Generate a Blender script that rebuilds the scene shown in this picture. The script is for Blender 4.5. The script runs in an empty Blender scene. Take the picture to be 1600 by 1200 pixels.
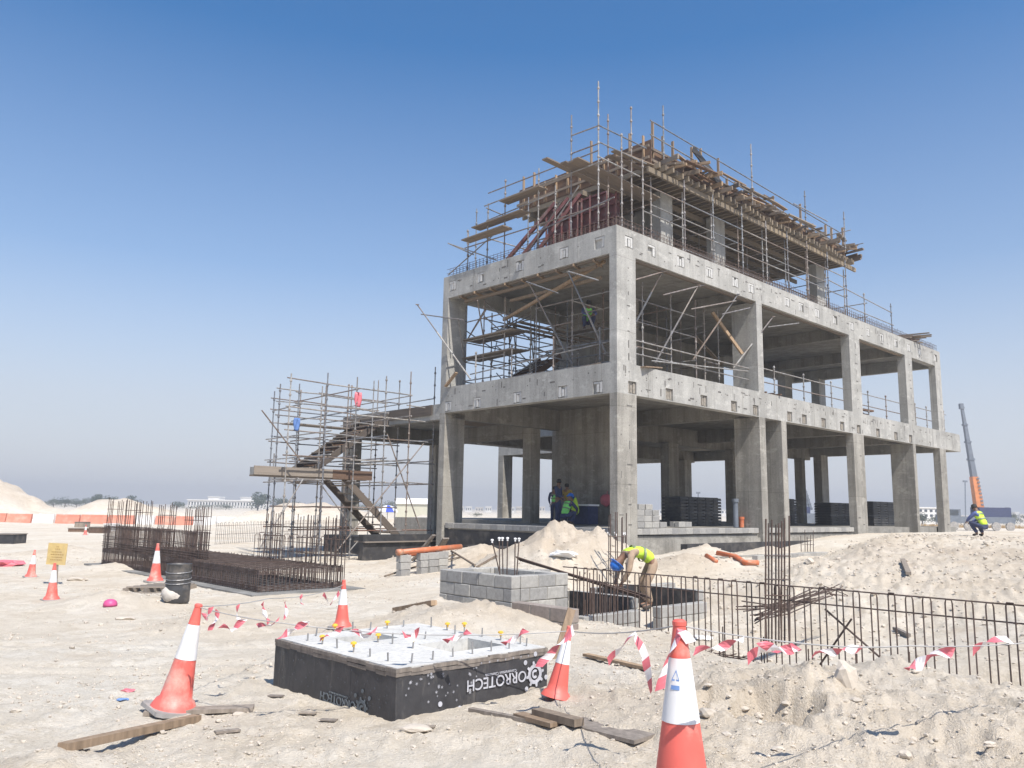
import bpy, bmesh, math, random
import numpy as np
from mathutils import Vector, Matrix
random.seed(7)
rs = np.random.RandomState(5)
scene = bpy.context.scene
COL = scene.collection

# ------------------------------------------------------------------ camera
F_PX, PITCH, ROLL = 1262.3, 0.1545, 0.0165
CAM = Vector((0, 0, 1.6))
_c, _s = math.cos(ROLL), math.sin(ROLL)
FWD = Vector((0, math.cos(PITCH), math.sin(PITCH)))
_up = Vector((0, -math.sin(PITCH), math.cos(PITCH)))
_rt = Vector((1, 0, 0))
RGT = _rt * _c + _up * _s
UPV = _up * _c - _rt * _s
cd = bpy.data.cameras.new('camera')
cam = bpy.data.objects.new('camera', cd)
COL.objects.link(cam)
cam.matrix_world = Matrix(((RGT.x, UPV.x, -FWD.x, CAM.x), (RGT.y, UPV.y, -FWD.y, CAM.y),
                           (RGT.z, UPV.z, -FWD.z, CAM.z), (0, 0, 0, 1)))
cd.sensor_width = 36
cd.lens = F_PX / 1600 * 36
cd.clip_start = 0.1
cd.clip_end = 9000
scene.camera = cam

# ------------------------------------------------------------------ world, sun, exposure
SUN = Vector((0.375, -0.61, 1.0)).normalized()
w = bpy.data.worlds.new('World')
scene.world = w
w.use_nodes = True
nt = w.node_tree
bg = nt.nodes['Background']
sky = nt.nodes.new('ShaderNodeTexSky')
sky.sky_type = 'NISHITA'
sky.sun_disc = False
sky.sun_elevation = math.asin(SUN.z)
sky.sun_rotation = math.atan2(SUN.x, SUN.y)
sky.air_density = 1.0
sky.dust_density = 0.6
sky.ozone_density = 2.0
hsv = nt.nodes.new('ShaderNodeHueSaturation')
hsv.inputs['Saturation'].default_value = 1.3
hsv.inputs['Value'].default_value = 0.70
nt.links.new(sky.outputs[0], hsv.inputs['Color'])
# dust near the horizon greys the sky, evenly all round
tcw = nt.nodes.new('ShaderNodeTexCoord'); sx = nt.nodes.new('ShaderNodeSeparateXYZ')
nt.links.new(tcw.outputs['Generated'], sx.inputs[0])
dr = nt.nodes.new('ShaderNodeValToRGB')
dr.color_ramp.elements.new(0.12); dr.color_ramp.elements.new(0.28); dr.color_ramp.elements[3].position = 0.52
for e_, v_ in zip(dr.color_ramp.elements, (0.97, 0.80, 0.30, 0.0)):
    e_.color = (v_, v_, v_, 1)
nt.links.new(sx.outputs['Z'], dr.inputs[0])
dm = nt.nodes.new('ShaderNodeMix'); dm.data_type = 'RGBA'
nt.links.new(dr.outputs[0], dm.inputs[0]); nt.links.new(hsv.outputs[0], dm.inputs[6])
dm.inputs[7].default_value = (2.75, 2.82, 3.12, 1)
nt.links.new(dm.outputs[2], bg.inputs[0])
bg.inputs[1].default_value = 0.15
sd = bpy.data.lights.new('sun', 'SUN')
sd.energy = 3.8
sd.angle = math.radians(0.53)
sd.color = (1.0, 0.955, 0.89)
sun = bpy.data.objects.new('sun', sd)
COL.objects.link(sun)
sun.rotation_euler = SUN.to_track_quat('Z', 'Y').to_euler()
sun.location = (10, -20, 40)
vs = scene.view_settings
vs.view_transform = 'Standard'
vs.look = 'None'
vs.gamma = 1
vs.use_curve_mapping = False
vs.exposure = 0.70
scene.render.engine = 'CYCLES'

# ------------------------------------------------------------------ frames of reference
TH = 0.8135
BX, BY = 3.291, 25.0
CU = Vector((math.sin(TH), math.cos(TH), 0))      # along the long right-hand facade
CV = Vector((-math.cos(TH), math.sin(TH), 0))     # along the short left-hand facade
B0 = Vector((BX, BY, 0))
def W(u, v, z=0.0):
    return B0 + CU * u + CV * v + Vector((0, 0, z))
def UV(P):
    q = Vector((P[0] - BX, P[1] - BY, 0))
    return q.dot(CU), q.dot(CV)
def ray(x, y):
    return FWD + RGT * ((x - 800) / F_PX) - UPV * ((y - 600) / F_PX)
def atZ(x, y, z):
    d = ray(x, y); return CAM + d * ((z - CAM.z) / d.z)
def atY(x, y, Y):
    d = ray(x, y); return CAM + d * (Y / d.y)
def atU(x, y, u):
    d = ray(x, y); return CAM + d * ((u - (CAM - B0).dot(CU)) / d.dot(CU))
def atV(x, y, v):
    d = ray(x, y); return CAM + d * ((v - (CAM - B0).dot(CV)) / d.dot(CV))

# ------------------------------------------------------------------ materials
def new_mat(name):
    m = bpy.data.materials.new(name); m.use_nodes = True
    n = m.node_tree
    return m, n, n.nodes['Principled BSDF']
def N(n, t, **kw):
    o = n.nodes.new(t)
    for k, v in kw.items(): setattr(o, k, v)
    return o
def noise(n, vec, scale, detail=4, rough=0.55):
    t = N(n, 'ShaderNodeTexNoise'); t.inputs['Scale'].default_value = scale
    t.inputs['Detail'].default_value = detail; t.inputs['Roughness'].default_value = rough
    n.links.new(vec, t.inputs['Vector']); return t.outputs['Fac']
def ramp(n, fac, stops):
    r = N(n, 'ShaderNodeValToRGB'); e = r.color_ramp.elements
    while len(e) < len(stops): e.new(0.5)
    for i, (p, c) in enumerate(stops):
        e[i].position = p; e[i].color = (*c, 1)
    n.links.new(fac, r.inputs[0]); return r.outputs[0]
def mix(n, a, b, fac, blend='MIX'):
    m = N(n, 'ShaderNodeMix'); m.data_type = 'RGBA'; m.blend_type = blend
    if isinstance(fac, float): m.inputs[0].default_value = fac
    else: n.links.new(fac, m.inputs[0])
    for i, s in ((6, a), (7, b)):
        if isinstance(s, tuple): m.inputs[i].default_value = (*s, 1)
        else: n.links.new(s, m.inputs[i])
    return m.outputs[2]
def pos(n):
    return N(n, 'ShaderNodeNewGeometry').outputs['Position']
def scaled(n, vec, sc):
    m = N(n, 'ShaderNodeMapping'); m.inputs['Scale'].default_value = sc
    n.links.new(vec, m.inputs['Vector']); return m.outputs[0]
def bump(n, b, h, strength, dist=0.02):
    k = N(n, 'ShaderNodeBump'); k.inputs['Strength'].default_value = strength
    k.inputs['Distance'].default_value = dist
    n.links.new(h, k.inputs['Height']); n.links.new(k.outputs[0], b.inputs['Normal'])
def plain(name, c, rough=0.7, metal=0.0, var=0.18, scale=6.0, bmp=0.0, dirt=None):
    m, n, b = new_mat(name)
    p = pos(n)
    f = noise(n, p, scale, 5)
    lo = tuple(x * (1 - var) for x in c); hi = tuple(min(1, x * (1 + var)) for x in c)
    col = ramp(n, f, [(0.3, lo), (0.7, hi)])
    if dirt:
        g = noise(n, p, scale * 0.37 + 0.7, 6, 0.65)
        k = ramp(n, g, [(0.5, (0, 0, 0)), (0.68, (1, 1, 1))])
        col = mix(n, col, dirt, k)
    n.links.new(col, b.inputs['Base Color'])
    b.inputs['Roughness'].default_value = rough; b.inputs['Metallic'].default_value = metal
    if bmp: bump(n, b, noise(n, p, scale * 6, 4), bmp)
    return m
def concrete(name, c, var=0.16, warm=0.0, streak=0.25, bmp=0.25):
    m, n, b = new_mat(name)
    p = pos(n)
    f = noise(n, p, 0.9, 7, 0.6)
    lo = tuple(x * (1 - var) for x in c); hi = tuple(min(1, x * (1 + var)) for x in c)
    col = ramp(n, f, [(0.32, lo), (0.5, c), (0.68, hi)])
    st = noise(n, scaled(n, p, (2.6, 2.6, 0.22)), 1.0, 5, 0.65)
    col = mix(n, col, ramp(n, st, [(0.38, (1 - streak,) * 3), (0.58, (1, 1, 1))]), 1.0, 'MULTIPLY')
    fine = noise(n, p, 22.0, 4, 0.7)
    col = mix(n, col, ramp(n, fine, [(0.3, (0.72, 0.72, 0.72)), (0.5, (1, 1, 1)), (0.75, (1.12, 1.11, 1.09))]), 0.85, 'MULTIPLY')
    lp = noise(n, scaled(n, p, (1, 1, 1.8)), 1.7, 6, 0.75)
    col = mix(n, col, tuple(min(1, x * 1.35) for x in c), ramp(n, lp, [(0.54, (0, 0, 0)), (0.66, (0.7, 0.7, 0.7))]))
    pit = N(n, 'ShaderNodeTexVoronoi'); pit.inputs['Scale'].default_value = 5.0
    n.links.new(p, pit.inputs['Vector'])
    col = mix(n, col, ramp(n, pit.outputs['Distance'], [(0.03, (0.55, 0.53, 0.5)), (0.07, (1, 1, 1))]), 0.75, 'MULTIPLY')
    dt = N(n, 'ShaderNodeVectorMath'); dt.operation = 'DOT_PRODUCT'; dt.inputs[1].default_value = tuple(CU + CV * 1.003)
    n.links.new(p, dt.inputs[0]); sz = N(n, 'ShaderNodeSeparateXYZ'); n.links.new(p, sz.inputs[0])
    cb = N(n, 'ShaderNodeCombineXYZ'); n.links.new(dt.outputs['Value'], cb.inputs[0]); n.links.new(sz.outputs['Z'], cb.inputs[1])
    bk_ = N(n, 'ShaderNodeTexBrick'); bk_.inputs['Scale'].default_value = 1.0; bk_.inputs['Brick Width'].default_value = 1.22; bk_.inputs['Row Height'].default_value = 2.44
    bk_.inputs['Mortar Size'].default_value = 0.007; bk_.inputs['Color1'].default_value = (1, 1, 1, 1); bk_.inputs['Color2'].default_value = (0.87, 0.87, 0.865, 1); bk_.inputs['Mortar'].default_value = (0.62, 0.61, 0.6, 1); bk_.offset = 0.37
    n.links.new(cb.outputs[0], bk_.inputs['Vector'])
    col = mix(n, col, bk_.outputs['Color'], 1.0, 'MULTIPLY')
    n.links.new(col, b.inputs['Base Color'])
    b.inputs['Roughness'].default_value = 0.9
    b.inputs['Specular IOR Level'].default_value = 0.25
    bump(n, b, noise(n, p, 9.0, 6, 0.7), bmp, 0.015)
    return m
def wood(name, c, var=0.3):
    m, n, b = new_mat(name)
    tc = N(n, 'ShaderNodeTexCoord').outputs['Object']
    oi = N(n, 'ShaderNodeObjectInfo')
    f = noise(n, scaled(n, tc, (9, 9, 1.2)), 2.0, 5, 0.6)
    lo = tuple(x * (1 - var) for x in c); hi = tuple(min(1, x * (1 + var)) for x in c)
    col = ramp(n, f, [(0.3, lo), (0.7, hi)])
    r = ramp(n, oi.outputs['Random'], [(0, (0.72, 0.72, 0.74)), (1, (1.12, 1.08, 1.02))])
    col = mix(n, col, r, 1.0, 'MULTIPLY')
    n.links.new(col, b.inputs['Base Color']); b.inputs['Roughness'].default_value = 0.85
    b.inputs['Specular IOR Level'].default_value = 0.2
    return m
def tubemat(name, cols, rough=0.6, metal=0.0):
    m, n, b = new_mat(name)
    oi = N(n, 'ShaderNodeObjectInfo').outputs['Random']
    col = ramp(n, oi, [(i / max(1, len(cols) - 1), c) for i, c in enumerate(cols)])
    f = noise(n, pos(n), 5.0, 5, 0.7)
    col = mix(n, col, ramp(n, f, [(0.42, (0.55, 0.48, 0.42)), (0.6, (1, 1, 1))]), 0.8, 'MULTIPLY')
    n.links.new(col, b.inputs['Base Color'])
    b.inputs['Roughness'].default_value = rough; b.inputs['Metallic'].default_value = metal
    return m

M = {}
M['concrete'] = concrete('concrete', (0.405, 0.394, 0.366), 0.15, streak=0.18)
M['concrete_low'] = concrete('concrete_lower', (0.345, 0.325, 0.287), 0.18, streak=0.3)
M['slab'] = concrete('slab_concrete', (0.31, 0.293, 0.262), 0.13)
M['pad'] = concrete('pad_concrete', (0.27, 0.262, 0.245), 0.12)
M['boxtop'] = concrete('white_concrete', (0.60, 0.585, 0.55), 0.08, streak=0.1)
M['block'] = None
M['bitumen'] = plain('bitumen', (0.035, 0.034, 0.036), 0.75, 0, 0.35, 4, 0.3, dirt=(0.10, 0.09, 0.08))
M['dark'] = plain('dark_void', (0.05, 0.047, 0.045), 0.9)
M['foam'] = plain('pocket_foam', (0.50, 0.49, 0.465), 0.9, 0, 0.15, 14)
M['foam_old'] = plain('pocket_grout', (0.27, 0.24, 0.20), 0.9, 0, 0.25, 14)
M['galv'] = tubemat('scaffold_tube', [(0.22, 0.22, 0.22), (0.34, 0.33, 0.32), (0.20, 0.15, 0.12), (0.42, 0.41, 0.39), (0.17, 0.19, 0.22), (0.27, 0.22, 0.19)])
M['rust'] = tubemat('rusty_rebar', [(0.105, 0.078, 0.068), (0.13, 0.088, 0.072), (0.085, 0.068, 0.063)], 0.85, 0.0)
M['oldtube'] = tubemat('rusty_tube', [(0.2, 0.10, 0.07), (0.26, 0.16, 0.12), (0.3, 0.28, 0.26), (0.16, 0.10, 0.08)], 0.7, 0.15)
M['timber'] = wood('timber', (0.34, 0.25, 0.17))
M['plank'] = wood('plank', (0.215, 0.175, 0.138))
M['ply'] = wood('plywood', (0.16, 0.105, 0.075))
M['darkwood'] = wood('dark_wood', (0.125, 0.105, 0.09))
M['greywood'] = wood('grey_wood', (0.27, 0.235, 0.20))
M['hbeam'] = wood('formwork_beam', (0.24, 0.2, 0.15))
M['redsteel'] = plain('red_steel', (0.15, 0.052, 0.047), 0.6, 0.1, 0.3, 5, dirt=(0.2, 0.15, 0.13))
M['cone_red'] = plain('cone_red', (0.72, 0.135, 0.105), 0.5, 0, 0.08, 5, dirt=(0.66, 0.38, 0.31))
M['cone_white'] = plain('cone_white', (0.76, 0.75, 0.74), 0.5, 0, 0.06, 5, dirt=(0.6, 0.56, 0.51))
M['rubber'] = plain('grey_rubber', (0.30, 0.28, 0.26), 0.85, 0, 0.2, 8, dirt=(0.5, 0.46, 0.4))
M['tape_red'] = plain('tape_red', (0.60, 0.15, 0.18), 0.5)
M['tape_white'] = plain('tape_white', (0.75, 0.72, 0.72), 0.4)
M['cord'] = plain('cord', (0.38, 0.37, 0.36), 0.7)
M['orange_pipe'] = plain('orange_pipe', (0.55, 0.16, 0.07), 0.45, 0, 0.15, 4, dirt=(0.5, 0.3, 0.2))
M['yellow_cap'] = plain('yellow_cap', (0.85, 0.50, 0.06), 0.4)
M['white'] = plain('white_plastic', (0.8, 0.79, 0.77), 0.5, 0, 0.05)
M['steel'] = plain('steel', (0.35, 0.34, 0.33), 0.45, 0.6)
M['print'] = plain('print_grey', (0.46, 0.46, 0.49), 0.7, 0, 0.25, 18)
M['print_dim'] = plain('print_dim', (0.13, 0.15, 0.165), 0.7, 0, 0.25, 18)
M['blue_print'] = plain('blue_print', (0.16, 0.28, 0.55), 0.6)
M['hivis'] = plain('hivis_yellow', (0.56, 0.80, 0.06), 0.7, 0, 0.12, 9)
M['hivis_green'] = plain('hivis_green', (0.25, 0.75, 0.16), 0.7, 0, 0.12, 9)
M['reflect'] = plain('grey_stripe', (0.20, 0.24, 0.14), 0.5)
M['tan'] = plain('tan_cloth', (0.36, 0.26, 0.18), 0.9, 0, 0.2, 8)
M['navy'] = plain('navy_cloth', (0.05, 0.06, 0.12), 0.9, 0, 0.2, 8)
M['bluecloth'] = plain('blue_cloth', (0.10, 0.13, 0.30), 0.9, 0, 0.2, 8)
M['ochre'] = plain('ochre_cloth', (0.35, 0.24, 0.06), 0.9, 0, 0.2, 8)
M['skin'] = plain('skin', (0.22, 0.12, 0.075), 0.6)
M['hair'] = plain('hair', (0.02, 0.017, 0.015), 0.7)
M['boot'] = plain('boot', (0.06, 0.05, 0.04), 0.8)
M['helmet_blue'] = plain('helmet_blue', (0.03, 0.16, 0.55), 0.3, 0, 0.05)
M['black_plastic'] = plain('black_plastic', (0.04, 0.042, 0.045), 0.5, 0, 0.2, 3, dirt=(0.12, 0.11, 0.1))
M['barrel'] = plain('barrel_black', (0.05, 0.05, 0.052), 0.5, 0, 0.25, 5, dirt=(0.16, 0.14, 0.12))
M['cement_dirt'] = plain('dried_cement', (0.5, 0.46, 0.41), 0.95, 0, 0.2, 7, 0.3)
M['sign_yellow'] = plain('sign_yellow', (0.56, 0.41, 0.17), 0.7, 0, 0.12, 9, dirt=(0.5, 0.38, 0.2))
M['sign_ink'] = plain('sign_ink', (0.33, 0.20, 0.06), 0.8)
M['bar_red'] = plain('barrier_red', (0.62, 0.24, 0.16), 0.6, 0, 0.12, 1.2, dirt=(0.62, 0.38, 0.28))
M['bar_white'] = plain('barrier_white', (0.76, 0.74, 0.71), 0.6, 0, 0.08, 1.2)
M['palace'] = plain('white_stucco', (0.74, 0.72, 0.68), 0.9, 0, 0.06, 0.3)
M['villa'] = plain('cream_stucco', (0.62, 0.57, 0.50), 0.9, 0, 0.1, 0.3)
M['shed'] = plain('pale_shed', (0.56, 0.54, 0.42), 0.8, 0, 0.08, 0.3)
M['glass'] = plain('window_dark', (0.06, 0.07, 0.08), 0.25, 0, 0.2, 0.5)
M['crane_orange'] = plain('crane_orange', (0.60, 0.22, 0.08), 0.55, 0, 0.15, 2)
M['crane_grey'] = plain('crane_grey', (0.16, 0.18, 0.21), 0.55, 0.1, 0.15, 2)
M['trunk'] = plain('bark', (0.12, 0.085, 0.06), 0.9)
M['stone'] = plain('pale_stone', (0.50, 0.44, 0.365), 0.95, 0, 0.16, 3, 0.4)
M['shade_white'] = plain('umbrella_white', (0.75, 0.75, 0.75), 0.7)
M['shade_blue'] = plain('umbrella_blue', (0.03, 0.07, 0.45), 0.7)
M['magenta'] = plain('magenta_plastic', (0.55, 0.08, 0.22), 0.5)
M['blue_net'] = plain('blue_sheet', (0.10, 0.19, 0.42), 0.8)

def block_mat():
    m, n, b = new_mat('concrete_block')
    oi = N(n, 'ShaderNodeObjectInfo').outputs['Random']
    col = ramp(n, oi, [(0, (0.30, 0.295, 0.285)), (0.5, (0.38, 0.37, 0.35)), (1, (0.45, 0.435, 0.40))])
    p = pos(n)
    f = noise(n, p, 14, 6, 0.7)
    col = mix(n, col, ramp(n, f, [(0.3, (0.72, 0.71, 0.7)), (0.65, (1.05, 1.04, 1.02))]), 0.9, 'MULTIPLY')
    n.links.new(col, b.inputs['Base Color']); b.inputs['Roughness'].default_value = 0.95
    b.inputs['Specular IOR Level'].default_value = 0.15
    bump(n, b, noise(n, p, 40, 4, 0.7), 0.4, 0.01)
    return m
M['block'] = block_mat()
def brown_block():
    m = M['block'].copy(); m.name = 'brown_block'
    for nd in m.node_tree.nodes:
        if nd.type == 'VALTORGB' and abs(nd.color_ramp.elements[0].color[0] - 0.30) < 1e-3:
            for e, c in zip(nd.color_ramp.elements, [(0.27, 0.225, 0.20), (0.31, 0.265, 0.235), (0.36, 0.31, 0.275)]):
                e.color = (*c, 1)
    return m
M['brown_block'] = brown_block()
def sand_mat():
    m, n, b = new_mat('sand')
    p = pos(n)
    f = noise(n, p, 0.35, 7, 0.62)
    col = ramp(n, f, [(0.30, (0.64, 0.55, 0.43)), (0.5, (0.715, 0.64, 0.53)), (0.7, (0.75, 0.70, 0.61))])
    at = N(n, 'ShaderNodeAttribute'); at.attribute_name = 'dug'
    col = mix(n, col, ramp(n, f, [(0.3, (0.54, 0.455, 0.355)), (0.7, (0.645, 0.56, 0.455))]), at.outputs['Fac'])
    g = noise(n, p, 3.2, 7, 0.7)
    col = mix(n, col, ramp(n, g, [(0.3, (0.80, 0.775, 0.74)), (0.55, (1, 1, 1)), (0.75, (1.06, 1.05, 1.03))]), 0.8, 'MULTIPLY')
    sp = N(n, 'ShaderNodeTexVoronoi'); sp.inputs['Scale'].default_value = 7.0; n.links.new(p, sp.inputs['Vector'])
    col = mix(n, col, ramp(n, sp.outputs['Distance'], [(0.04, (0.55, 0.51, 0.46)), (0.10, (1, 1, 1))]), 0.6, 'MULTIPLY')
    h = noise(n, p, 38, 5, 0.75)
    col = mix(n, col, ramp(n, h, [(0.25, (0.72, 0.69, 0.65)), (0.5, (1, 1, 1))]), 0.65, 'MULTIPLY')
    o = noise(n, p, 0.9, 4, 0.6)
    col = mix(n, col, (0.55, 0.43, 0.30), ramp(n, o, [(0.60, (0, 0, 0)), (0.80, (0.55, 0.55, 0.55))]))
    n.links.new(col, b.inputs['Base Color']); b.inputs['Roughness'].default_value = 1.0
    b.inputs['Specular IOR Level'].default_value = 0.08
    cr_ = noise(n, p, 1.6, 8, 0.8)
    col2 = mix(n, col, ramp(n, cr_, [(0.47, (1, 1, 1)), (0.5, (0.86, 0.84, 0.80)), (0.53, (1, 1, 1))]), 0.8, 'MULTIPLY')
    n.links.new(col2, b.inputs['Base Color'])
    hh = N(n, 'ShaderNodeMath'); hh.operation = 'ADD'
    n.links.new(noise(n, p, 11, 7, 0.72), hh.inputs[0]); n.links.new(noise(n, p, 60, 4, 0.7), hh.inputs[1])
    bump(n, b, hh.outputs[0], 0.75, 0.045)
    return m
M['sand'] = sand_mat()
def leaf_mat(name, c):
    m, n, b = new_mat(name)
    f = noise(n, pos(n), 0.8, 3)
    col = ramp(n, f, [(0.3, tuple(x * 0.6 for x in c)), (0.7, tuple(x * 1.35 for x in c))])
    n.links.new(col, b.inputs['Base Color']); b.inputs['Roughness'].default_value = 0.7
    return m
M['leaf'] = leaf_mat('leaf_dark', (0.045, 0.065, 0.03))
M['leaf2'] = leaf_mat('leaf_grey', (0.08, 0.095, 0.055))
M['dry'] = leaf_mat('dry_grass', (0.34, 0.22, 0.09))

# ------------------------------------------------------------------ mesh and object helpers
class MB:
    def __init__(s): s.v = []; s.f = []; s.m = []
    def add(s, vs, fs, mi=0):
        o = len(s.v); s.v += [tuple(x) for x in vs]; s.f += [tuple(i + o for i in f) for f in fs]; s.m += [mi] * len(fs)
        return s
    def hexa(s, b, t, mi=0):
        return s.add(list(b) + list(t), [(3, 2, 1, 0), (4, 5, 6, 7), (0, 1, 5, 4), (1, 2, 6, 5), (2, 3, 7, 6), (3, 0, 4, 7)], mi)
    def box(s, c, sx, sy, sz, ax=None, mi=0):
        ax = ax or (Vector((1, 0, 0)), Vector((0, 1, 0)), Vector((0, 0, 1)))
        c = Vector(c); X = ax[0] * sx / 2; Y = ax[1] * sy / 2; Z = ax[2] * sz / 2
        b = [c - X - Y - Z, c + X - Y - Z, c + X + Y - Z, c - X + Y - Z]
        return s.hexa(b, [p + 2 * Z for p in b], mi)
    def ubox(s, u0, u1, v0, v1, z0, z1, mi=0):        # box on the building's axes
        b = [W(u0, v0, z0), W(u0, v1, z0), W(u1, v1, z0), W(u1, v0, z0)]
        # CU x CV is +z, keep outward winding
        b = [W(u0, v0, z0), W(u1, v0, z0), W(u1, v1, z0), W(u0, v1, z0)]
        return s.hexa(b, [p + Vector((0, 0, z1 - z0)) for p in b], mi)
    def bar(s, p, q, wd, ht, up=Vector((0, 0, 1)), mi=0):   # rectangular bar from p to q
        p = Vector(p); q = Vector(q); d = (q - p).normalized()
        a = d.cross(up)
        if a.length < 1e-4: a = d.cross(Vector((1, 0, 0)))
        a.normalize(); b = a.cross(d).normalized()
        return s.box((p + q) / 2, wd, (q - p).length, ht, (a, d, b), mi)
    def tube(s, pts, r, n=8, mi=0, cap=True):
        pts = [Vector(p) for p in pts]; rr = r if isinstance(r, (list, tuple)) else [r] * len(pts)
        rings = []; prev = None
        for i, p in enumerate(pts):
            d = (pts[min(i + 1, len(pts) - 1)] - pts[max(i - 1, 0)]).normalized()
            a = prev - d * prev.dot(d) if prev is not None else d.orthogonal()
            if a.length < 1e-5: a = d.orthogonal()
            a.normalize(); prev = a; b = d.cross(a)
            rings.append([p + (a * math.cos(2 * math.pi * k / n) + b * math.sin(2 * math.pi * k / n)) * rr[i] for k in range(n)])
        vs = [x for r_ in rings for x in r_]; fs = []
        for i in range(len(pts) - 1):
            for k in range(n):
                fs.append((i * n + k, i * n + (k + 1) % n, (i + 1) * n + (k + 1) % n, (i + 1) * n + k))
        if cap:
            fs.append(tuple(range(n))[::-1]); fs.append(tuple((len(pts) - 1) * n + k for k in range(n)))
        return s.add(vs, fs, mi)
    def lathe(s, c, prof, n=16, ax=None, mi=0):     # prof: (radius, height) pairs
        c = Vector(c); A = ax or (Vector((1, 0, 0)), Vector((0, 1, 0)), Vector((0, 0, 1)))
        vs = [c + A[2] * h + (A[0] * math.cos(2 * math.pi * k / n) + A[1] * math.sin(2 * math.pi * k / n)) * r for r, h in prof for k in range(n)]
        fs = [(i * n + k, i * n + (k + 1) % n, (i + 1) * n + (k + 1) % n, (i + 1) * n + k) for i in range(len(prof) - 1) for k in range(n)]
        fs.append(tuple(range(n))[::-1]); fs.append(tuple((len(prof) - 1) * n + k for k in range(n)))
        return s.add(vs, fs, mi)
    def build(s, name, mat, parent=None, smooth=False, origin=None):
        o0 = WLOC.get(parent.name, Vector((0, 0, 0))) if parent is not None else (Vector(origin) if origin is not None else Vector((0, 0, 0)))
        own = Vector(origin) if origin is not None else o0
        me = bpy.data.meshes.new(name)
        me.from_pydata([(x - own.x, y - own.y, z - own.z) for x, y, z in s.v], [], s.f)
        for m_ in (mat if isinstance(mat, list) else [mat]): me.materials.append(m_)
        if isinstance(mat, list): me.polygons.foreach_set('material_index', s.m)
        if smooth: me.polygons.foreach_set('use_smooth', [True] * len(me.polygons))
        o = bpy.data.objects.new(name, me); COL.objects.link(o)
        if parent is not None:
            o.parent = parent; o.location = own - o0
        else: o.location = own
        WLOC[o.name] = own
        return o
WLOC = {}
def tag(o, label=None, cat=None, group=None, kind=None):
    if label: o['label'] = label
    if cat: o['category'] = cat
    if group: o['group'] = group
    if kind: o['kind'] = kind
    return o
def thing(name, loc, label, cat, group=None):
    o = bpy.data.objects.new(name, None); COL.objects.link(o)
    o.location = Vector(loc); o.empty_display_size = 0.2; WLOC[o.name] = Vector(loc)
    return tag(o, label, cat, group)
_cyl = {}
def cyl_mesh(mat, n=8):
    k = (mat.name, n)
    if k not in _cyl:
        mb = MB(); mb.tube([(0, 0, 0), (0, 0, 1)], 1.0, n)
        me = bpy.data.meshes.new('tube_' + mat.name); me.from_pydata(mb.v, [], mb.f)
        me.materials.append(mat); me.polygons.foreach_set('use_smooth', [len(f) == 4 for f in mb.f])
        _cyl[k] = me
    return _cyl[k]
_boxm = {}
def box_mesh(mat, bev=0.0):
    if mat.name not in _boxm:
        mb = MB(); mb.box((0, 0, 0.5), 1, 1, 1)
        me = bpy.data.meshes.new('bar_' + mat.name); me.from_pydata(mb.v, [], mb.f); me.materials.append(mat)
        _boxm[mat.name] = me
    return _boxm[mat.name]
def put(name, me, parent, mw):
    o = bpy.data.objects.new(name, me); COL.objects.link(o)
    if parent is not None:
        o.parent = parent; mw = Matrix.Translation(-WLOC[parent.name]) @ mw
    o.matrix_basis = mw
    return o
def axes(d, up=Vector((0, 0, 1))):
    d = d.normalized(); a = d.cross(up)
    if a.length < 1e-4: a = d.cross(Vector((0.3, 1, 0)))
    a.normalize(); b = a.cross(d)
    return a, b, d
def rod(name, parent, p, q, r, mat, n=8):
    p = Vector(p); q = Vector(q); d = q - p; a, b, c = axes(d); L = d.length
    mw = Matrix(((a.x * r, b.x * r, c.x * L, p.x), (a.y * r, b.y * r, c.y * L, p.y), (a.z * r, b.z * r, c.z * L, p.z), (0, 0, 0, 1)))
    return put(name, cyl_mesh(mat, n), parent, mw)
def beam(name, parent, p, q, wd, ht, mat, up=Vector((0, 0, 1))):
    p = Vector(p); q = Vector(q); d = q - p; a, b, c = axes(d, up); L = d.length
    mw = Matrix(((a.x * wd, b.x * ht, c.x * L, p.x), (a.y * wd, b.y * ht, c.y * L, p.y), (a.z * wd, b.z * ht, c.z * L, p.z), (0, 0, 0, 1)))
    return put(name, box_mesh(mat), parent, mw)
_std = {}
def standard(parent, p, q, mat=None, r=0.024, name='standard'):
    mat = mat or M['galv']
    p = Vector(p); q = Vector(q); L = round((q - p).length / 0.1) * 0.1
    k = (mat.name, round(L, 1))
    if k not in _std:
        mb = MB(); mb.tube([(0, 0, 0), (0, 0, L)], r, 8)
        z = 0.2
        while z < L - 0.05:
            mb.lathe((0, 0, z), [(r, 0), (0.044, 0.012), (0.048, 0.04), (0.036, 0.085), (r, 0.1)], 8); z += 0.5
        me = bpy.data.meshes.new('standard'); me.from_pydata(mb.v, [], mb.f); me.materials.append(mat); _std[k] = me
    a, b, c = axes(q - p)
    return put(name, _std[k], parent, Matrix(((a.x, b.x, c.x, p.x), (a.y, b.y, c.y, p.y), (a.z, b.z, c.z, p.z), (0, 0, 0, 1))))

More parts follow.
